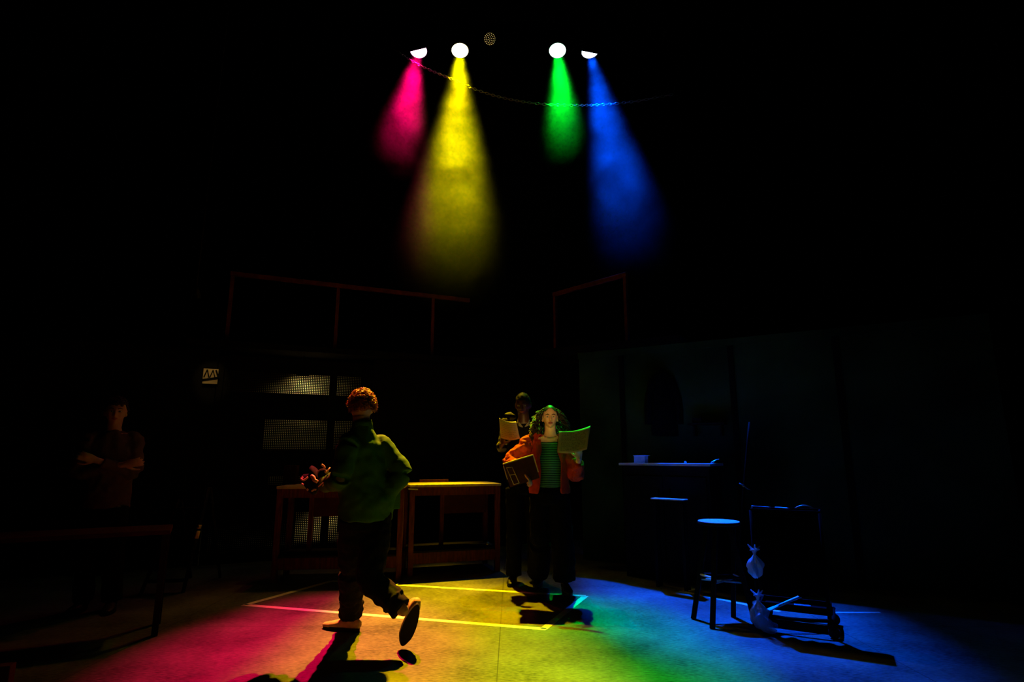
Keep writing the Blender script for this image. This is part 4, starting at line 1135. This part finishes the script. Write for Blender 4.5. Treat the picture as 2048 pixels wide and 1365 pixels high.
# jacket
b = bmesh.new()
c1 = neck + V((0.008, -.012, -.005))
hem = atD(730, 1040, 4.17)
smooth_tube(b, [c1 + V((0, 0, .015)), c1 + V((0.005, -.005, -.075)), chest, (chest * .5 + hem * .5), hem + V((0, 0, .12)), hem], [(.070, .060), (.125, .085), (.180, .115), (.182, .130), (.190, .145), (.200, .155)], side=rt, n=28)
for sh, el, wr_ in ((shR, elR, wrR), (shL, elL, wrL)):
    smooth_tube(b, [sh + (neck - sh) * .25 + V((0, 0, -.02)), sh, (sh + el) / 2, el, (el + wr_) / 2, wr_ + (wr_ - el) * .12], [.066, .080, .072, .070, .066, .058], n=18)
smooth_tube(b, [wrR + V((0, 0, .04)), wrR + V((-.01, 0, -.06)), wrR + V((-.03, 0, -.17))], [.062, .068, .055], n=18, round_ends=True)
jk = link('jacket', b, M['greenshirt'], man); remesh(jk, 0.009, 3, (0.026, 0.085))
b = bmesh.new(); loft(b, [c1 + V((0, 0, -.015)), c1 + V((0, 0, .03)), c1 + V((-.003, .0, .048))], [(.085, .070), (.074, .066), (.071, .063)], side=rt, n=24, cap=False)
cl = link('collar', b, M['greenshirt'], jk); sm = cl.modifiers.new('thickness', 'SOLIDIFY'); sm.thickness = 0.008
b = bmesh.new(); pk = hem + rt * .15 - fw * .10 + V((0, 0, .14)); box(b, pk, (.13, .02, .15), axes(rt, fw, UP), .006); link('pocket', b, M['greenshirt'], jk, smooth=False)
# trousers
b = bmesh.new()
loft(b, [hem + V((0, 0, .16)), hip, hip + V((0, 0, -.10))], [(.135, .10), (.150, .11), (.145, .115)], side=rt, n=24)
anLc = anL + V((0, 0, .02))
smooth_tube(b, [hipL, (hipL + knL) / 2, knL, (knL + anL) / 2, anLc], [.105, .100, .085, .082, .078], n=20)
anRc = anR + (knR - anR) * .05
smooth_tube(b, [hipR, (hipR + knR) / 2, knR, (knR + anR) / 2, anRc], [.108, .102, .088, .080, .072], n=20)
for c_, dd_ in ((anL + V((0, 0, .10)), UP), (anL + V((0, 0, .055)), UP), (anR + (knR - anR) * .28, (knR - anR).normalized())):
    loft(b, [c_ - dd_ * .02, c_, c_ + dd_ * .02], [.070, .092, .070], n=20)
tr = link('trousers', b, M['darktrousers'], man); remesh(tr, 0.009, 2, (0.026, 0.06))
shoe(man, V((anL.x, anL.y, .088)), V((-.93, .30, 0)), UP, 1.02, M['sneaker'])
heel = atD(833, 1216, 3.96); toe = atz(803, 1300); toe.z = .012
fd = (toe - heel).normalized()
nrm_ = V((-0.25, 0.9, 0.1)); nrm_ = (nrm_ - fd * nrm_.dot(fd)).normalized()
shoe(man, heel + fd * .055 * 1.02 + nrm_ * .085 * 1.02, fd, nrm_, 1.02, M['sneaker'])

# bundle he carries
bc = atD(632, 960, 4.22)
bd = thing('bundle', 'tangled bundle of pale flowers and ribbons held in front of the walking person', 'bundle', bc)
b = bmesh.new(); rnd = random.Random(5)
ellips(b, bc, (.085, .07, .085), u=24, v=16)
for v in b.verts:
    p = v.co - bc; v.co = bc + p * (1 + .25 * math.sin(p.x * 70 + p.z * 50))
link('dark_wrapping', b, M['black'], bd)
def ribbon(pts, r, mt, nm): 
    b = bmesh.new(); smooth_tube(b, pts, [tuple(q) if isinstance(q, tuple) else q for q in r], n=10); return link(nm, b, mt, bd)
ribbon([atD(623, 952, 4.10), atD(627, 956, 4.09), atD(629, 961, 4.08), atD(635, 964, 4.08)], [.011, .014, .012, .012], M['flower'], 'petal')
ribbon([atD(602, 959, 4.12), atD(608, 961, 4.11), atD(616, 955, 4.12)], [.006, .007, .006], M['flower'], 'petal')
ribbon([atD(601, 958, 4.14), atD(606, 955, 4.14)], [.006, .006], M['flower'], 'petal')
ribbon([atD(603, 968, 4.12), atD(607, 970, 4.12)], [.006, .006], M['flower'], 'petal')
ribbon([atD(614, 981, 4.13), atD(616, 979, 4.13)], [.008, .008], M['flower'], 'petal')
ribbon([atD(623, 983, 4.12), atD(628, 980, 4.12), atD(632, 980, 4.12)], [.005, .006, .005], M['flower'], 'petal')
ribbon([atD(643, 930, 4.20), atD(647, 933, 4.20), atD(650, 937, 4.20)], [.008, .009, .008], M['flower'], 'petal')
ribbon([atD(651, 943, 4.15), atD(653, 946, 4.15), atD(657, 940, 4.16), atD(660, 936, 4.18)], [.008, .007, .005, .004], M['flower'], 'petal')
ribbon([atD(656, 950, 4.05), atD(658, 955, 4.05), atD(660, 960, 4.05)], [(.010, .012)] * 3, M['bluecloth'], 'blue_scrap')
for (x0, y0, x1, y1) in ((653, 963, 637, 974), (653, 963, 645, 973), (652, 964, 650, 975), (657, 963, 658, 972)):
    ribbon([atD(x0, y0, 4.05), atD((x0 + x1) / 2, (y0 + y1) / 2 - 1, 4.05), atD(x1, y1, 4.06)], [.003, .004, .003], M['flower'], 'ribbon')

# ------------------------------------------------------------------ the woman with the sheet of paper
D0 = 5.5
wo = thing('person', 'standing person with long curly hair, orange jacket and striped top, holding up a sheet', 'person', V((0.38, D0, 0)))
hc = atD(1100, 836, D0); s = 0.92
fwd = (V((0.0, -1, -0.05))).normalized()
neck = hc + V((0, .012, -.125)); chest = atD(1098, 905, D0 + .02); hip = atD(1099, 985, D0 + .03)
SR, SL = atD(1062, 884, D0 + .03), atD(1133, 890, D0 + .03)           # viewer's left = her right
ER, EL = atD(1022, 925, D0 - .02), atD(1151, 948, D0 - .02)
WR_, WL_ = atD(1050, 948, D0 - .22), atD(1158, 918, D0 - .26)
b = bmesh.new()
hx, hy, hz = head_bm(b, hc, fwd, UP, s, 0.97)
loft(b, [hc + V((0, .02, -.05)), neck, neck + V((0, .01, -.035)), neck + V((0, .015, -.065)), neck + V((0, .015, -.09))], [.052, .052, .060, (.095, .056), (.13, .06)], side=V((1, 0, 0)), n=18)
smooth_tube(b, [neck + V((0, .015, -.07)), chest, (chest + hip) / 2, hip + V((0, 0, -.05))], [(.13, .06), (.130, .08), (.108, .07), (.12, .08)], side=V((1, 0, 0)), n=24)
for sh, el, wr_ in ((SR, ER, WR_), (SL, EL, WL_)):
    loft(b, [sh.lerp(el, .12), (sh + el) / 2, el, (el + wr_) / 2, wr_], [.040, .038, .033, .030, .022], n=14, round_ends=True)
hand_bm(b, WL_, V((-.05, -.10, 1)), V((-.25, .95, 0)), .92, .45, 1, .3)
hand_bm(b, WR_, V((.5, -.35, -.65)), V((-.5, .1, -.6)), .92, .9, 1)
fl, fr = atz(1077, 1176), atz(1130, 1192)
kl, kr = V((hip.x - .09, D0 + .02, .47)), V((hip.x + .11, D0 - .04, .47))
for h_, k_, a_ in ((hip + V((-.08, 0, -.04)), kl, fl + V((0, 0, .10))), (hip + V((.08, 0, -.04)), kr, fr + V((0, 0, .10)))):
    loft(b, [h_, (h_ + k_) / 2, k_, (k_ + a_) / 2, a_], [.068, .072, .052, .046, .032], n=16, round_ends=True)
body = link('body', b, M['skin_fair'], wo); remesh(body, 0.005, 2)
face_parts(hc, hx, hy, hz, s, wo, M['skin_fair'], M['darkhair'])
# hair: cap plus many helical strands
covw = lambda d: d.z > 0.52 or d.y < -0.05 or (abs(d.x) > .82 and d.z > -.3)
b = bmesh.new(); hair_cap(b, hc, hx, hy, hz, s, lambda d: (covw(d) and not (d.z < .78 - .55 * abs(d.x) and d.y > .3)), 1.08)
rnd = random.Random(11)
for i in range(210):
    a = rnd.uniform(0, 2 * PI)
    d = V((math.cos(a), math.sin(a) * 1.0, rnd.uniform(-.1, .95))).normalized()
    if d.y > 0.25 and abs(d.x) < .80: 
        if d.z < .7: continue
    p = hc + (hx * d.x * .082 + hy * d.y * .098 + hz * d.z * .124) * s
    out = (hx * d.x + hy * min(d.y, .1) * .6).normalized() if abs(d.x) + abs(min(d.y, .1)) > .05 else hx
    ln = rnd.uniform(.16, .30)
    pts = []; ph = rnd.uniform(0, 6.28); rc = rnd.uniform(.010, .019)
    side_s = 1 if d.x > 0 else -1
    for j in range(19):
        t = j / 18
        q = p + out * (0.085 * math.sin(min(1, t * 1.5) * PI / 2)) + V((0, 0, -ln * t ** 1.25)) + hx * side_s * .03 * t
        if d.z > .6: q = q + V((0, -.0, .012))
        q += (hx * math.cos(ph + t * 22) + hy * math.sin(ph + t * 22)) * rc * min(1, t * 4)
        # keep the face free
        rel = q - hc; fx_ = rel.dot(hx)
        if rel.dot(hy) > .02 and abs(fx_) < .072 and rel.z < .085: q += hx * (side_s * (.078 - abs(fx_)))
        pts.append(q)
    loft(b, pts, [.0048 * (1 - .5 * j / 18) for j in range(19)], n=5)
link('hair', b, M['darkhair'], wo)
# necklace
b = bmesh.new()
nk = [neck + V((.060 * math.sin(t), -.010 - .062 * math.cos(t), -.040 - .020 * math.cos(t))) for t in [-1.3 + 2.6 * k / 16 for k in range(17)]]
loft(b, nk, [.0022] * 17, n=6)
for k in range(5, 12): ellips(b, nk[k] + V((0, -.003, 0)), (.005,) * 3, u=8, v=6)
link('necklace', b, M['steel'], wo)
# striped top
b = bmesh.new()
tz = atD(1096, 884, D0).z
smooth_tube(b, [V((chest.x, D0 + .015, tz)), chest + V((0, 0, .0)), (chest + hip) / 2, hip + V((0, 0, .04))], [(.115, .082), (.148, .102), (.128, .097), (.15, .11)], side=V((1, 0, 0)), n=30)
tp = link('striped_top', b, M['stripes'], wo); remesh(tp, 0.008, 2, (0.012, .07))
# jacket: an open front shell (arc section) and two sleeves
def arc_shell(b, secs, a0, a1, n=30):
    rings = []
    for c_, rx, ry, g0, g1 in secs:
        rings.append([b.verts.new(c_ + V((rx * math.sin(t), ry * math.cos(t), 0))) for t in [g0 + (g1 - g0) * k / n for k in range(n + 1)]])
    for A1, A2 in zip(rings, rings[1:]):
        for k in range(n): b.faces.new((A1[k], A1[k + 1], A2[k + 1], A2[k]))
b = bmesh.new()
top_ = V((chest.x, D0 + .03, SR.z + .055))
secs = []
for (z_, rx, ry, gl, gr) in ((SR.z + .075, .085, .07, -2.2, 2.2), (SR.z + .045, .15, .095, -2.35, 2.35), (SR.z, .185, .115, -2.5, 2.42), (chest.z, .185, .135, -2.62, 2.5), ((chest.z + hip.z) / 2, .18, .14, -2.68, 2.55), (hip.z + .06, .19, .15, -2.6, 2.6), (hip.z - .01, .195, .155, -2.55, 2.6)):
    secs.append((V((chest.x, D0 + .03, z_)), rx, ry, gl, gr))
arc_shell(b, secs, 0, 0)
jw = link('jacket', b, M['orange'], wo)
sm = jw.modifiers.new('thickness', 'SOLIDIFY'); sm.thickness = .012
sb = jw.modifiers.new('subdivision', 'SUBSURF'); sb.levels = 2; sb.render_levels = 2
t = bpy.data.textures.new('folds', 'CLOUDS'); t.noise_scale = .07
dm = jw.modifiers.new('folds', 'DISPLACE'); dm.texture = t; dm.strength = .022; dm.mid_level = .5
for sh, el, wr_ in ((SR, ER, WR_), (SL, EL, WL_)):
    b = bmesh.new()
    smooth_tube(b, [sh + (neck - sh) * .30 + V((0, 0, -.03)), sh, (sh + el) / 2, el, (el + wr_) / 2, wr_ + (el - wr_) * .18], [.060, .076, .075, .074, .062, .050], n=20)
    loft(b, [el + (wr_ - el) * .06, el, el + (sh - el) * .12], [.065, .082, .065], n=18)
    sl = link('sleeve', b, M['orange'], jw); remesh(sl, 0.007, 2, (0.045, .062))
for sd, px_ in ((-1, 1076), (1, 1122)):
    b = bmesh.new()
    e0 = atD(px_, 880, D0 - .06); e1 = atD(px_ + sd * 2, 925, D0 - .11)
    smooth_tube(b, [e0, (e0 + e1) / 2 + V((sd * -.01, -.01, 0)), e1], [(.026, .008), (.030, .008), (.010, .006)], side=V((1, 0, 0)), n=12)
    link('lapel', b, M['orange'], jw)
# trousers: wide, ending above the ankle
b = bmesh.new()
loft(b, [hip + V((0, 0, .06)), hip, hip + V((0, 0, -.10))], [(.145, .105), (.175, .125), (.17, .125)], side=V((1, 0, 0)), n=24)
for sx_, k_, a_ in ((-1, kl, fl), (1, kr, fr)):
    h_ = hip + V((sx_ * .085, 0, -.05)); c_ = V((a_.x + (.0), a_.y + .01, .135))
    smooth_tube(b, [h_, (h_ + k_) / 2, k_, (k_ + c_) / 2, c_], [.105, .102, .098, .100, .104], n=22)
tr = link('trousers', b, M['blacktrousers'], wo); remesh(tr, 0.009, 2, (0.02, .07))
shoe(wo, V((fl.x, fl.y, .118)), V((-.15, -1, 0)), UP, .92, M['boot'], False, .035)
shoe(wo, V((fr.x, fr.y, .118)), V((.15, -1, 0)), UP, .92, M['boot'], False, .035)

def sheet(label, corners, bow, dirn, lines, th=0.0006, cat='paper'):
    """curved sheet: corners tl, tr, br, bl"""
    tl, tr_, br_, bl = [V(c_) for c_ in corners]
    b = bmesh.new(); n = 14; m_ = 8; g = []
    for j in range(m_ + 1):
        row = []
        for i in range(n + 1):
            u, v = i / n, j / m_
            p = tl * (1 - u) * (1 - v) + tr_ * u * (1 - v) + br_ * u * v + bl * (1 - u) * v
            p = p + dirn * bow * math.sin(PI * u)
            row.append(b.verts.new(p))
        g.append(row)
    for j in range(m_):
        for i in range(n): b.faces.new((g[j][i], g[j][i + 1], g[j + 1][i + 1], g[j + 1][i]))
    nrm = (tr_ - tl).cross(bl - tl).normalized()
    o = link('paper_sheet', b, M['paper']); sm_ = o.modifiers.new('thickness', 'SOLIDIFY'); sm_.thickness = .0008
    b = bmesh.new()                        # faint rows of small print
    rnd = random.Random(len(label))
    for r_ in range(lines):
        v = .12 + .76 * r_ / max(1, lines - 1)
        u = .10
        while u < .88:
            w_ = rnd.uniform(.03, .09)
            ue = min(.9, u + w_)
            q = []
            for uu, vv in ((u, v), (ue, v), (ue, v + .018), (u, v + .018)):
                p = tl * (1 - uu) * (1 - vv) + tr_ * uu * (1 - vv) + br_ * uu * vv + bl * (1 - uu) * vv + dirn * bow * math.sin(PI * uu)
                if nrm.dot(V((0, 0, CAMH)) - p) < 0: p = p - nrm * .0018
                else: p = p + nrm * .0018
                q.append(b.verts.new(p))
            b.faces.new(q); u = ue + rnd.uniform(.012, .03)
            if rnd.random() < .12: u += .1
    link('print_marks', b, M['ink'], o, smooth=False)
    recenter_tree(o); tag(o, label, cat)
    return o
sheet('curved sheet of paper held up beside the curly-haired person, edge rimmed in cyan',
      (atD(1118, 863, D0 - .22), atD(1181, 852, D0 - .30), atD(1174, 899, D0 - .36), atD(1114.5, 906, D0 - .26)), 0.02, V((0, 0.4, -1)).normalized(), 13)

# folder or parcel under her arm
fc = atD(1043, 943, D0 - .20)
bxr = Matrix.Rotation(-0.30, 3, 'Y') @ Matrix.Rotation(0.15, 3, 'Z')
R_ = Matrix.Rotation(math.radians(-17), 3, 'Y')
pc_ = fc
fold = thing('cardboard_box', 'brown cardboard box held tilted under the arm of the orange jacket', 'box', pc_)
def FB(u, v, w_): return pc_ + R_ @ V((u, v, w_))
b = bmesh.new(); box(b, pc_, (.275, .10, .205), R_, .003); link('carton', b, M['card'], fold, smooth=False)
b = bmesh.new(); box(b, FB(0, 0, .108), (.285, .115, .010), R_, .002); box(b, FB(.141, 0, .03), (.010, .11, .16), R_, .002); box(b, FB(-.141, 0.0, .03), (.008, .11, .12), R_, .002); link('lit_flap_edge', b, M['lit_edge_print'], fold, smooth=False)  # light catching the box edges put into their pale colour
b = bmesh.new()
for (u0, w0, u1, w1) in ((-.12, .07, -.10, -.09), (-.07, .06, -.05, -.09), (-.12, .07, -.07, .06), (-.10, -.09, -.05, -.09), (-.11, 0, -.06, -.01)):
    loft(b, [FB(u0, -.052, w0), FB(u1, -.052, w1)], [.003, .003], n=6)
link('bottle_print', b, M['lit_edge_print'], fold)

# ------------------------------------------------------------------ man behind, reading
D1 = 6.02
mb_ = thing('person', 'person in dark waistcoat and pale collar standing behind the orange jacket, reading a sheet', 'person', atz(1047, 1160) * 1.0)
hc = atD(1046, 810, D1); s = 1.0
mb_.location = (hc.x, D1, 0)
fwd = V((-.22, -1, -.35)).normalized()
neck = hc + V((0.005, .015, -.135)); chest = V((hc.x + .01, D1 + .02, hc.z - .38)); hip = V((hc.x + .01, D1 + .03, hc.z - .80))
SR, SL = atD(1018, 836, D1 + .02), atD(1081, 838, D1 + .03)
ER, EL = V((SR.x - .07, D1 - .02, SR.z - .30)), V((SL.x + .03, D1 - .02, SL.z - .30))
WR_ = atD(1003, 890, D1 - .24); WL_ = V((EL.x - .10, D1 - .20, EL.z - .08))
b = bmesh.new()
hx, hy, hz = head_bm(b, hc, fwd, UP, s, 1.03)
loft(b, [hc + V((0, .02, -.05)), neck, neck + V((0, .01, -.07))], [.058, .058, .075], n=18)
smooth_tube(b, [neck + V((0, .01, -.05)), chest, (chest + hip) / 2, hip + V((0, 0, -.05))], [(.12, .07), (.150, .09), (.125, .085), (.125, .08)], side=V((1, 0, 0)), n=24)
for sh, el, wr_ in ((SR, ER, WR_), (SL, EL, WL_)):
    loft(b, [sh.lerp(el, .12), (sh + el) / 2, el, (el + wr_) / 2, wr_], [.048, .044, .038, .034, .025], n=14, round_ends=True)
hand_bm(b, WR_, V((.25, -.12, 1)), V((.7, .6, 0)), 1.0, 1.0, -1)
hand_bm(b, WL_, V((-.4, -.5, .3)), V((0, .5, 1)), 1.0, .5, 1)
fl, fr = V((hip.x - .11, D1 + .02, 0)), V((hip.x + .11, D1 + .05, 0))
kl, kr = V((hip.x - .10, D1, .52)), V((hip.x + .10, D1 + .02, .52))
for h_, k_, a_ in ((hip + V((-.085, 0, -.04)), kl, fl + V((0, 0, .10))), (hip + V((.085, 0, -.04)), kr, fr + V((0, 0, .10)))):
    loft(b, [h_, (h_ + k_) / 2, k_, (k_ + a_) / 2, a_], [.068, .078, .056, .05, .036], n=16, round_ends=True)
body = link('body', b, M['skin_dark'], mb_); remesh(body, 0.006, 2)
face_parts(hc, hx, hy, hz, s, mb_, M['skin_dark'], M['blackhair'])
b = bmesh.new(); hair_cap(b, hc, hx, hy, hz, s, lambda d: d.z > .48 or (d.y < .15 and d.z > -.35), 1.06)
curls(b, hc, hx, hy, hz, s, 160, .006, 9, lambda d: d.z > .6 or (d.y < 0 and d.z > -.2), .0025); link('hair', b, M['blackhair'], mb_)
b = bmesh.new()
smooth_tube(b, [neck + V((0, .01, -.06)), neck + V((0, .01, -.12)), chest, (chest + hip) / 2, hip], [(.09, .075), (.16, .10), (.178, .122), (.165, .118), (.17, .12)], side=V((1, 0, 0)), n=28)
ve = link('waistcoat', b, M['vest'], mb_); remesh(ve, .009, 2, (.012, .08))
for sh, el, wr_ in ((SR, ER, WR_), (SL, EL, WL_)):
    b = bmesh.new(); smooth_tube(b, [sh + (neck - sh) * .2 + V((0, 0, -.03)), sh, (sh + el) / 2, el, (el + wr_) / 2, wr_ + (el - wr_) * .15], [.055, .066, .062, .056, .05, .040], n=18)
    sl = link('sleeve', b, stripes('banded_shirt', (.005, .005, .005), (.12, .12, .07), 5) if sh is SR else M['vest'], mb_); remesh(sl, .008, 2, (.022, .07))
b = bmesh.new()
for sd in (-1, 1):
    a_ = neck + V((sd * .060, -.02, -.035)); c_ = neck + V((sd * .012, -.075, -.115))
    smooth_tube(b, [a_, (a_ + c_) / 2 + V((sd * .012, -.02, 0)), c_], [(.020, .005), (.026, .006), (.014, .005)], side=V((0, -.3, 1)), n=10)
link('collar', b, M['whiteshirt'], mb_)
b = bmesh.new(); q = neck + V((0, -.088, -.12)); loft(b, [q, q + V((0, -.006, -.03)), q + V((0, -.02, -.25)), q + V((0, -.02, -.30))], [(.012, .006), (.016, .008), (.028, .006), (.003, .003)], side=V((1, 0, 0)), n=10); link('necktie', b, M['black'], mb_)
b = bmesh.new()
loft(b, [hip + V((0, 0, .06)), hip, hip + V((0, 0, -.10))], [(.145, .105), (.165, .12), (.16, .12)], side=V((1, 0, 0)), n=24)
for sx_, k_, a_ in ((-1, kl, fl), (1, kr, fr)):
    h_ = hip + V((sx_ * .085, 0, -.05)); smooth_tube(b, [h_, (h_ + k_) / 2, k_, (k_ + a_) / 2, V((a_.x, a_.y, .07))], [.105, .098, .080, .075, .078], n=20)
tr = link('trousers', b, M['blacktrousers'], mb_); remesh(tr, .010, 2, (.02, .07))
shoe(mb_, V((fl.x, fl.y, .088)), V((-.15, -1, 0)), UP, 1.0, M['boot'], False); shoe(mb_, V((fr.x, fr.y, .088)), V((.15, -1, 0)), UP, 1.0, M['boot'], False)
sheet('yellowish sheet of paper held by the person in the dark waistcoat',
      (atD(998, 836, D1 - .30), atD(1032, 843, D1 - .30), atD(1040, 878, D1 - .36), atD(1001, 876, D1 - .32)), 0.02, V((0, 0.4, -1)).normalized(), 9)

# ------------------------------------------------------------------ dim person at far left, arms folded
D2 = 4.95
p3 = thing('person', 'barely visible person with folded arms behind the low table at far left', 'person', (0, 0, 0))
hc = atD(232, 824, D2); s = 0.98
p3.location = (hc.x, D2, 0)
fwd = V((.55, -.85, -.15)).normalized(); side_ = V((fwd.y * -1, fwd.x, 0)).normalized()   # towards viewer's right
neck = hc + V((-.01, .015, -.135)); chest = V((hc.x - .0, D2 + .02, hc.z - .36)); hip = V((hc.x - .0, D2 + .03, hc.z - .74))
SA, SB = neck + side_ * .165 + V((0, 0, -.095)), neck - side_ * .165 + V((0, 0, -.095))
EA, EB = SA + V((.05, -.04, -.28)), SB + V((-.03, -.04, -.28))
WA, WB = chest + fwd * .17 - side_ * .10 + V((0, 0, -.02)), chest + fwd * .15 + side_ * .10 + V((0, 0, -.06))
b = bmesh.new()
hx, hy, hz = head_bm(b, hc, fwd, UP, s)
loft(b, [hc + V((0, .01, -.05)), neck, neck + V((0, .01, -.07))], [.055, .054, .07], n=18)
smooth_tube(b, [neck + V((0, .01, -.05)), chest, (chest + hip) / 2, hip + V((0, 0, -.05))], [(.12, .07), (.140, .09), (.12, .085), (.115, .08)], side=side_, n=24)
for sh, el, wr_ in ((SA, EA, WA), (SB, EB, WB)):
    loft(b, [sh.lerp(el, .12), (sh + el) / 2, el, (el + wr_) / 2, wr_], [.045, .042, .036, .033, .025], n=14, round_ends=True)
hand_bm(b, WA, (WA - EA), -fwd, .95, .5, 1); hand_bm(b, WB, (WB - EB), -fwd, .95, .5, -1)
fl, fr = V((hip.x - .10, D2 + .05, 0)), V((hip.x + .12, D2 + .08, 0)); kl, kr = V((hip.x - .09, D2 + .02, .48)), V((hip.x + .1, D2 + .05, .48))
for h_, k_, a_ in ((hip + V((-.08, 0, -.04)), kl, fl + V((0, 0, .10))), (hip + V((.08, 0, -.04)), kr, fr + V((0, 0, .10)))):
    loft(b, [h_, (h_ + k_) / 2, k_, (k_ + a_) / 2, a_], [.068, .075, .055, .05, .036], n=16, round_ends=True)
body = link('body', b, M['skin_light'], p3); remesh(body, .007, 2)
face_parts(hc, hx, hy, hz, s, p3, M['skin_light'], M['blackhair'])
b = bmesh.new(); hair_cap(b, hc, hx, hy, hz, s, lambda d: d.z > .5 or (d.y < .1 and d.z > -.3), 1.06)
curls(b, hc, hx, hy, hz, s, 150, .012, 4, lambda d: d.z > .45 or (d.y < 0 and d.z > -.2), .004); link('hair', b, M['darkhair'], p3)
b = bmesh.new()
smooth_tube(b, [neck + V((0, .01, -.02)), neck + V((0, .01, -.08)), chest, (chest + hip) / 2, hip, hip + V((0, 0, -.06))], [(.068, .064), (.150, .09), (.175, .125), (.165, .12), (.17, .125), (.172, .128)], side=side_, n=28)
for sh, el, wr_ in ((SA, EA, WA), (SB, EB, WB)):
    smooth_tube(b, [sh + (neck - sh) * .2 + V((0, 0, -.02)), sh, (sh + el) / 2, el, (el + wr_) / 2, wr_ + (el - wr_) * .15], [.06, .066, .06, .055, .05, .04], n=18)
sh3 = link('shirt', b, M['paleshirt'], p3); remesh(sh3, .009, 2, (.028, .07))
b = bmesh.new()
loft(b, [hip + V((0, 0, .07)), hip, hip + V((0, 0, -.10))], [(.135, .10), (.148, .11), (.148, .115)], side=side_, n=24)
for sx_, k_, a_ in ((-1, kl, fl), (1, kr, fr)):
    h_ = hip + V((sx_ * .08, 0, -.05)); smooth_tube(b, [h_, (h_ + k_) / 2, k_, (k_ + a_) / 2, V((a_.x, a_.y, .07))], [.1, .095, .078, .073, .075], n=20)
tr = link('trousers', b, M['blacktrousers'], p3); remesh(tr, .010, 2, (.02, .07))
shoe(p3, V((fl.x, fl.y, .088)), V((.2, -1, 0)), UP, 1.0, M['boot'], False); shoe(p3, V((fr.x, fr.y, .088)), V((.5, -1, 0)), UP, 1.0, M['boot'], False)
